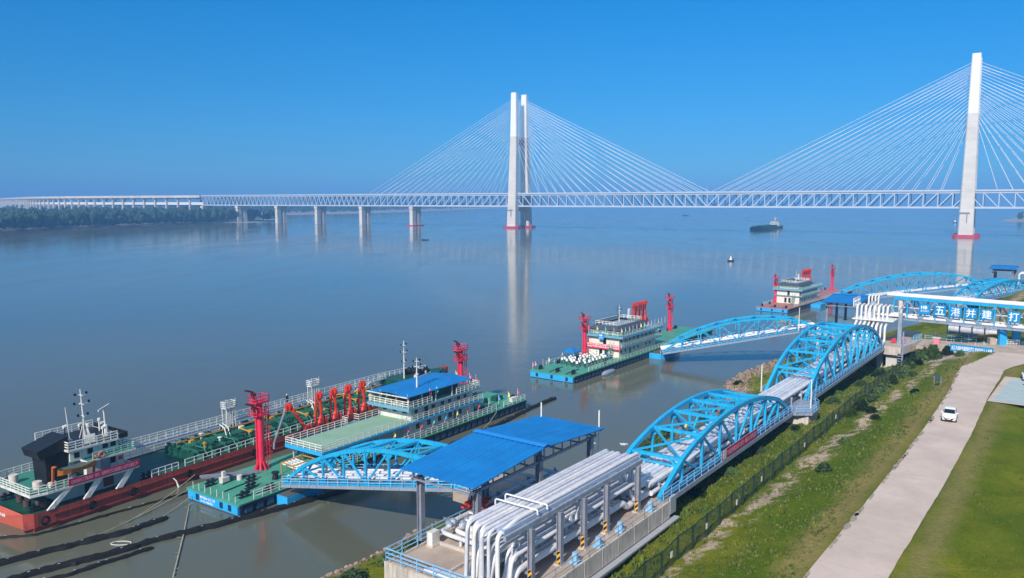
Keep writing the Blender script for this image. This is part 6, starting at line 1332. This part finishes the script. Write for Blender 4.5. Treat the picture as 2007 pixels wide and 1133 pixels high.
# ------------------------------------------------------------------ people
def person_mesh(seed, arm=0.0):
    q = random.Random(seed)
    V = [(0,0,.95),(0,0,1.2),(0,0,1.42),(0,.0,1.52),(0.02,0,1.66),           # pelvis chest neck head
         (0,.10,.90),(0,.11,.50),(0,.11,.07),(.12,.12,.04),                  # left leg + toe
         (0,-.10,.90),(0,-.11,.50),(0,-.11,.07),(.12,-.12,.04),
         (0,.20,1.40),(.02,.25+arm,1.13),(.08,.24+arm,.88),(0,-.20,1.40),(.02,-.25-arm,1.13),(.08,-.24-arm,.88)]
    E = [(0,1),(1,2),(2,3),(3,4),(0,5),(5,6),(6,7),(7,8),(0,9),(9,10),(10,11),(11,12),(2,13),(13,14),(14,15),(2,16),(16,17),(17,18)]
    rad = [.14,.145,.15,.06,.105,.09,.065,.05,.035,.09,.065,.05,.035,.065,.045,.035,.065,.045,.035]
    me = bpy.data.meshes.new('sk'); me.from_pydata(V, E, []); o = bpy.data.objects.new('sk', me); col.objects.link(o)
    md = o.modifiers.new('skin', 'SKIN')
    for i, r in enumerate(rad): me.skin_vertices[0].data[i].radius = (r, r)
    me.skin_vertices[0].data[0].use_root = True
    o.modifiers.new('sub', 'SUBSURF').levels = 1
    dg = bpy.context.evaluated_depsgraph_get(); dg.update(); out = bpy.data.meshes.new_from_object(o.evaluated_get(dg)); bpy.data.objects.remove(o)
    return out
def person(label, shirt, loc, rz, group=None, hat=None, trousers=None):
    me = person_mesh(1); me = me.copy()
    me.materials.clear(); me.materials.append(M['skin']); me.materials.append(shirt); me.materials.append(trousers or M['cloth']); me.materials.append(M['black'])
    for f in me.polygons:
        z = f.center.z; y = abs(f.center.y)
        f.material_index = 0 if z > 1.5 or (z < 1.02 and y > .2) else 1 if z > .93 else 2 if z > .1 else 3
    o = bpy.data.objects.new('person', me); col.objects.link(o); o.location = loc; o.rotation_euler = (0,0,rz); tag(o, label, 'person', group)
    k = MB(); k.tube([(-.02,0,1.66),(-.025,0,1.72),(-.02,0,1.79),(-.01,0,1.80)], [.112,.122,.075,.02], 10); k.build('hair' if not hat else 'helmet', hat or M['hair'], o, smooth='all')
    return o
def crowd():
    q = random.Random(9); mtx = Matrix.Rotation(A2, 3, 'Z'); first = None
    for r_ in range(5):
        for c in range(9):
            if (r_ == 0 and c < 1) or (r_ == 4 and c > 6): continue
            x = 7.4 + c*1.25 + q.uniform(-.25,.25) + r_*.35; y = 2.6 + r_*1.45 + q.uniform(-.25,.25)
            v = mtx @ Vector((x, y, 0)); loc = (Tp2[0]+v.x, Tp2[1]+v.y, 1.5); rz = A2 + math.pi + q.uniform(-.4,.4)
            if first is None: first = person('person in white shirt standing in the crowd on the green pontoon deck', M['shirt'], loc, rz, 'people standing in rows on the pontoon')
            else:
                o = copy_tree(first, loc, rz); o.scale = (1,1,q.uniform(.94,1.04))
crowd()
def local(tp, A, x, y, z): v = Matrix.Rotation(A, 3, 'Z') @ Vector((x, y, 0)); return (tp[0]+v.x, tp[1]+v.y, z)
blk = plain('black_jacket', (0.02,0.02,0.03)); blu = plain('blue_overall', (0.03,0.1,0.4))
A1 = R(55.3); Tp1 = (-32.2, 89.9, 0)
for x, y, z, m_, lb in ((21.4,1.2,6.57,blk,'person in dark clothes at the balcony rail, nearest the pontoon emblem board'),(21.4,8.4,6.57,blk,'person in dark clothes at the far end of the front balcony'),(21.4,3.8,6.57,blk,'person in dark clothes in the middle of the front balcony'),(18.4,1.6,1.5,blu,'person in blue overalls right of the white shirted crowd'),(19.6,3.2,1.5,blu,'person in blue at the back corner of the white shirted crowd')):
    person(lb, m_, local(Tp2, A2, x if z < 3 else x+.3, y, z), A2+math.pi)
person('crew member in dark clothes and white helmet standing on the tanker catwalk', blk, tuple(base + tb_ @ Vector((43.2, 7.5, 4.2))), R(-30), None, M['white'])

# ------------------------------------------------------------------ flags on the rails
def flag_proto(colour, cname):
    t = thing('small_flag', f'small {cname} triangular flag on a thin pole', 'flag', (0,0,-50), 0, 'small coloured flags on the pontoons')
    MB().tube([(0,0,0),(0,0,1.7)], .03, 5).build('pole', M['rail'], t)
    k = MB(); k.add([(0.02,0,1.68),(.22,.10,1.35),(.34,.02,.95),(.20,-.08,.72),(0.02,0,.80),(.12,.05,1.1)], [(0,1,5),(1,2,5),(2,3,5),(3,4,5),(4,0,5)]); k.build('cloth', colour, t); return t
cols = [('pink', (0.85,0.10,0.25)), ('yellow', (0.80,0.72,0.18)), ('blue', (0.05,0.35,0.75)), ('green', (0.10,0.55,0.42)), ('crimson', (0.75,0.03,0.08))]
protos = [flag_proto(plain('flag_'+n, c, .8), n) for n, c in cols]; used = set()
def flag(i, loc, where):
    i %= 5; rz = rnd.uniform(-.6, .9); lb = f'small {cols[i][0]} flag on {where}'
    if i in used: return copy_tree(protos[i], loc, rz, lb)
    used.add(i); protos[i].location = loc; protos[i].rotation_euler = (0,0,rz); protos[i]['label'] = lb
i = 0
for j in range(16): flag(i*3+j, local(Tp1, A1, 15+2.9*j, .15, 2.3), 'the lower rail of the nearest pontoon'); i += 1
for x, y in ((29.8,7.6),(29.8,5.9),(29.8,4.6),(29.8,2.6),(29.8,.3),(34.6,.1),(36.2,.1),(44.8,.1),(46.4,.2),(47,2),(47,5)): flag(int(x*3+y*2), local(Tp1, A1, x, y, 7.0), 'the terrace rail of the nearest deckhouse')
for j in range(13): flag(j*2+1, local(Tp2, A2, 21+1.9*j, .5, 7.0), 'the balcony rail of the crowded pontoon')
for j in range(4): flag(j*3, local(Tp2, A2, 21, 2.4+2.2*j, 7.0), 'the front balcony rail of the crowded pontoon')
for x, y in ((.3,10.5),(1.4,10.6),(4.4,10.6),(6.6,10.6),(12,10.6),(48,10.5),(51,10.5),(54,10.6),(57,10.6),(61,10.5)): flag(int(x), local(Tp2, A2, x, y, 1.5), 'the far edge of the crowded pontoon')
for j, (s, w_) in enumerate(((-12.2,13.1),(-1.5,11),(22,7.4),(31,7.2),(58,15.5),(76,7.4),(84,7.6),(112.6,-9.6),(112.6,-6.8),(113.5,-12.5),(104.5,-14.6),(106.4,-15.8))):
    z = 9.0 if (s < 0 or s > 100) else (hgt(s, -w_) if w_ > 9 else 9.0); flag(j*3+(4 if w_ > 9 else 0), W(s, w_, z), ('the foreground platform','the river side of the trestle','the concrete path beside the road gate')[0 if s < 0 else 1 if s < 100 else 2])

# ------------------------------------------------------------------ booms, ropes, buoys, boats
def px_line(k, pts, r, seed, n=7, jit=.22):
    q = random.Random(seed); out = []; rs = []
    for a, b_ in zip(pts, pts[1:]):
        a = Vector(a); b_ = Vector(b_); m_ = max(2, int((b_-a).length/.55))
        for i in range(m_): p = a.lerp(b_, i/m_); out.append((p.x+q.uniform(-jit,jit)*.5, p.y+q.uniform(-jit,jit)*.5, .02+q.uniform(-.04,.06))); rs.append(r*q.uniform(.8,1.12))
    out.append((*pts[-1][:2], .02)); rs.append(r*.7); k.tube(out, rs, n)
def boom(label, pts, r, seed, strands=2):
    t = thing('oil_boom', label, 'floating boom', (0,0,0), 0, 'black booms floating on the water')
    for i in range(strands):
        k = MB(); px_line(k, [(x, y + .42*i, 0) for x, y in pts], r, seed+i); k.build('strand', M['rubber'], t, smooth=True)
    k = MB(); q = random.Random(seed)
    for a, b_ in zip(pts, pts[1:]):
        a = Vector(a); b_ = Vector(b_); m_ = int((b_-a).length/.8)
        for j in range(m_):
            p = a.lerp(b_, (j+q.random()*.4)/m_)
            if q.random() < .35: k.bar((p.x-.1, p.y+.1, r+.02), (p.x+.12, p.y+.2, r+.05), .09, .05)
    k.build('float_lashing', M['ltsteel'], t)
boom('double black boom running from the left edge towards the pontoon, upper one', [(-54.8,75.5),(-49.5,80.2),(-43.6,85.0),(-40.6,89.2)], .42, 3, 2)
boom('black boom running across the lower left water to the end of the pontoon', [(-52.5,70.5),(-47.5,75.6),(-42.2,79.8),(-38.6,83.6),(-34.6,86.6),(-30.6,90.0),(-22.0,97.6),(-12.4,112.0),(-2.4,128.0),(3.6,139.5),(8.2,146.4)], .42, 8, 2)
boom('thin black boom nearest the camera at the lower left', [(-50.0,70.8),(-44.0,75.4),(-38.6,81.4)], .32, 14, 1)
boom('thin black boom floating close under the tanker hull', [(-66.0,77.0),(-59.0,83.4),(-53.0,84.8),(-46.0,92.6),(-40.2,99.0)], .2, 17, 1)
def rope(label, a, b_, sag, r=.045, m='rope', name='mooring_rope', cat='rope'):
    a = Vector(a); b_ = Vector(b_); pts = []
    for i in range(13): f = i/12; p = a.lerp(b_, f); p.z -= sag*4*f*(1-f); pts.append(p)
    k = MB(); k.tube(pts, r, 6); k.build(name, M[m], label=label, cat=cat)
rope('pale mooring rope from the pontoon corner down to the black booms, upper of the pair', (-40.6,97.6,1.0), (-47.5,82.0,.1), .4)
rope('pale mooring rope from the pontoon corner down to the black booms, lower of the pair', (-39.6,96.2,.8), (-43.5,82.4,.1), .5)
rope('thin line from the tanker side down to the boom end', (-41.2,99.5,1.8), (-44.6,88.2,.1), .3)
rope('slack pale rope hanging from the right end of the nearest pontoon', (-2.6,131.2,1.6), (-6.6,122.2,.1), .8)
rope('short rope from the left end of the crowded pontoon into the water', (11.0,160.4,.8), (10.4,158.0,.02), .1)
def boom_pole():
    k = MB(); pts = [(-39.6,93.6,.1),(-36.6,84.6,.12),(-34.0,76.2,.1),(-31.9,69.6,.1)]; k.tube(pts, [.05,.08,.09,.1], 7)
    q = random.Random(2)
    for i in range(26):
        f = i/25; a = Vector(pts[0]).lerp(Vector(pts[3]), f); k.bar(a, a + Vector((q.uniform(-.5,.5), q.uniform(-.25,.25), .12)), .03)
    k.build('floating_bamboo_line', M['rope'], label='long thin bamboo line lying on the water below the pontoon corner', cat='bamboo pole')
boom_pole()
k = MB(); V = [(-42.6+math.cos(a)*1.1, 82.6+math.sin(a)*.5, .06) for a in [i*.35 for i in range(17)]]; k.tube(V, .05, 6); k.build('rope_loop', plain('rope_white', (0.6,0.6,0.58)), label='white rope loop floating beside the black booms', cat='rope')
def floating_litter(loc, label, s):
    k = MB(); q = random.Random(int(loc[0]*10)); [k.bar((q.uniform(-s,s), q.uniform(-s,s)*.6, .02), (q.uniform(-s,s), q.uniform(-s,s)*.6, .1), .18, .06) for _ in range(6)]; k.build('floating_debris', M['white'], loc=loc, label=label, cat='debris')
floating_litter((17.2,118.0,0), 'white floating debris near the right corner of the blue shed roof', .7)
floating_litter((12.6,118.6,0), 'small white floating debris left of the larger piece', .5)
def cargo_ship():
    t = thing('cargo_ship', 'dark green cargo ship sailing beyond the crowded pontoons', 'ship', (320, 1025, 0), math.atan2(122, 76))
    L = 138; B = 17; st = [(0,7.6,9.4,4.6),(5,4,13,4.2),(14,.8,16.2,3.2),(30,0,B,2.8),(110,0,B,2.8),(128,1,B-1,3.4),(L,2.5,B-2.5,4.0)]
    k = MB(); V = []
    for x,a,b_,z in st: V += [(x,a+1,-1),(x,a,1),(x,a,z),(x,b_,z),(x,b_,1),(x,b_-1,-1)]
    k.add(V, [(6*i+j,6*i+(j+1)%6,6*i+6+(j+1)%6,6*i+6+j) for i in range(len(st)-1) for j in range(6)] + [(0,1,2,3,4,5), tuple((len(st)-1)*6+j for j in range(6))]); k.build('hull', plain('ship_green_black', (0.008,0.045,0.045)), t)
    k = MB(); k.prism([(14,3),(104,2),(104,B-2),(14,B-3)], 2.7, 5.6); k.build('cargo_cover', plain('tarp_dark_green', (0.02,0.09,0.07)), t)
    k = MB(); k.box(108,130,2,B-2,3,5.4); k.box(111,126,2.6,B-2.6,5.42,7.6); k.box(112,119,3.4,B-3.4,7.62,9.6); o = k.build('superstructure', M['white'], t)
    k = MB(); 
    for z in (4.0, 6.2): k.box(107.9 if z < 5 else 110.9, 108.0 if z < 5 else 111, 3, B-3, z, z+.8)
    k.box(111.85,111.99,4,B-4,8.2,9.2).box(112.5,118.5,3.3,3.38,8.2,9.2); k.build('windows', M['glass'], o)
    k = MB(); k.tube([(116,8.5,9.6),(116,8.5,16)], .3, 6); k.bar((116,6,13.5),(116,11,13.5),.3); k.build('mast', M['white'], t); MB().cyl(123,8.5,7.6,10.2,1.2,10).build('funnel', M['black'], t)
    k = MB(); k.box(4,10,7,10,4.2,6); k.build('bow_gear', M['white'], t)
cargo_ship()
def small_boat(loc, L, label, rz=0.0, m='black'):
    t = thing('small_boat', label, 'boat', loc, rz); k = MB(); V = []
    for x, h_, z in ((-.5,.06,.16),(-.3,.11,.12),(0,.13,.11),(.35,.11,.13),(.5,.02,.2)): V += [(x*L,-h_*L*.6,-.1),(x*L,-h_*L,z*L),(x*L,h_*L,z*L),(x*L,h_*L*.6,-.1)]
    k.add(V, [(4*i+j,4*i+(j+1)%4,4*i+4+(j+1)%4,4*i+4+j) for i in range(4) for j in range(4)] + [(0,1,2,3),(16,17,18,19)]); k.build('hull', M[m], t)
    MB().box(-.25*L,-.02*L,-.07*L,.07*L,.11*L,.2*L).build('cabin', M['slate'], t)
small_boat((-84.6,770,0), 6.5, 'small black boat on the water left of the first bridge tower')
small_boat((470,2150,0), 16, 'tiny far boat under the middle of the main bridge span')
def buoy(loc, s, label):
    t = thing('channel_buoy', label, 'buoy', loc, .4, 'white topped buoys'); k = MB(); V = []
    for x, h_, z in ((-1.2,.1,.55),(-.8,.5,.42),(0,.62,.4),(.8,.5,.42),(1.2,.1,.55)): V += [(x*s,-h_*s*.8,-.1),(x*s,-h_*s,z*s),(x*s,h_*s,z*s),(x*s,h_*s*.8,-.1)]
    k.add(V, [(4*i+j,4*i+(j+1)%4,4*i+4+(j+1)%4,4*i+4+j) for i in range(4) for j in range(4)] + [(0,1,2,3),(16,17,18,19)]); k.build('float', M['black'], t)
    MB().tube([(0,0,.4*s),(0,0,1.7*s)], [.5*s,.06*s], 10).build('cone', M['white'], t)
buoy((137.5,496,0), 2.0, 'white cone buoy on a black float between the pontoons and the bridge')
buoy((788,1411,0), 3.4, 'far small buoy beside the right bridge tower')
def water_outflow():
    p = base + tb_ @ Vector((17.2,-.16,1.2)); k = MB(); k.tube([p, p+tb_@Vector((.1,-.5,-.3)), p+tb_@Vector((.2,-.8,-1.15))], [.05,.07,.12], 7); k.build('discharge_jet', plain('foam', (0.75,0.72,0.7)), label='thin white jet of water falling from the tanker side', cat='water jet')
water_outflow()

# ------------------------------------------------------------------ haze
def haze():
    k = MB(); S = 12500; k.box(-S, S, -700, S, -6, 205); m = bpy.data.materials.new('haze_air'); m.use_nodes = True; n = m.node_tree.nodes; l = m.node_tree.links
    n.remove(n['Principled BSDF']); v = n.new('ShaderNodeVolumePrincipled'); v.inputs['Color'].default_value = (0.185, 0.475, 0.92, 1); v.inputs['Density'].default_value = 0.00029; v.inputs['Anisotropy'].default_value = -0.17
    l.new(v.outputs[0], n['Material Output'].inputs['Volume']); k.build('haze', m, kind='stuff', label='thin blue haze over the river')
haze()
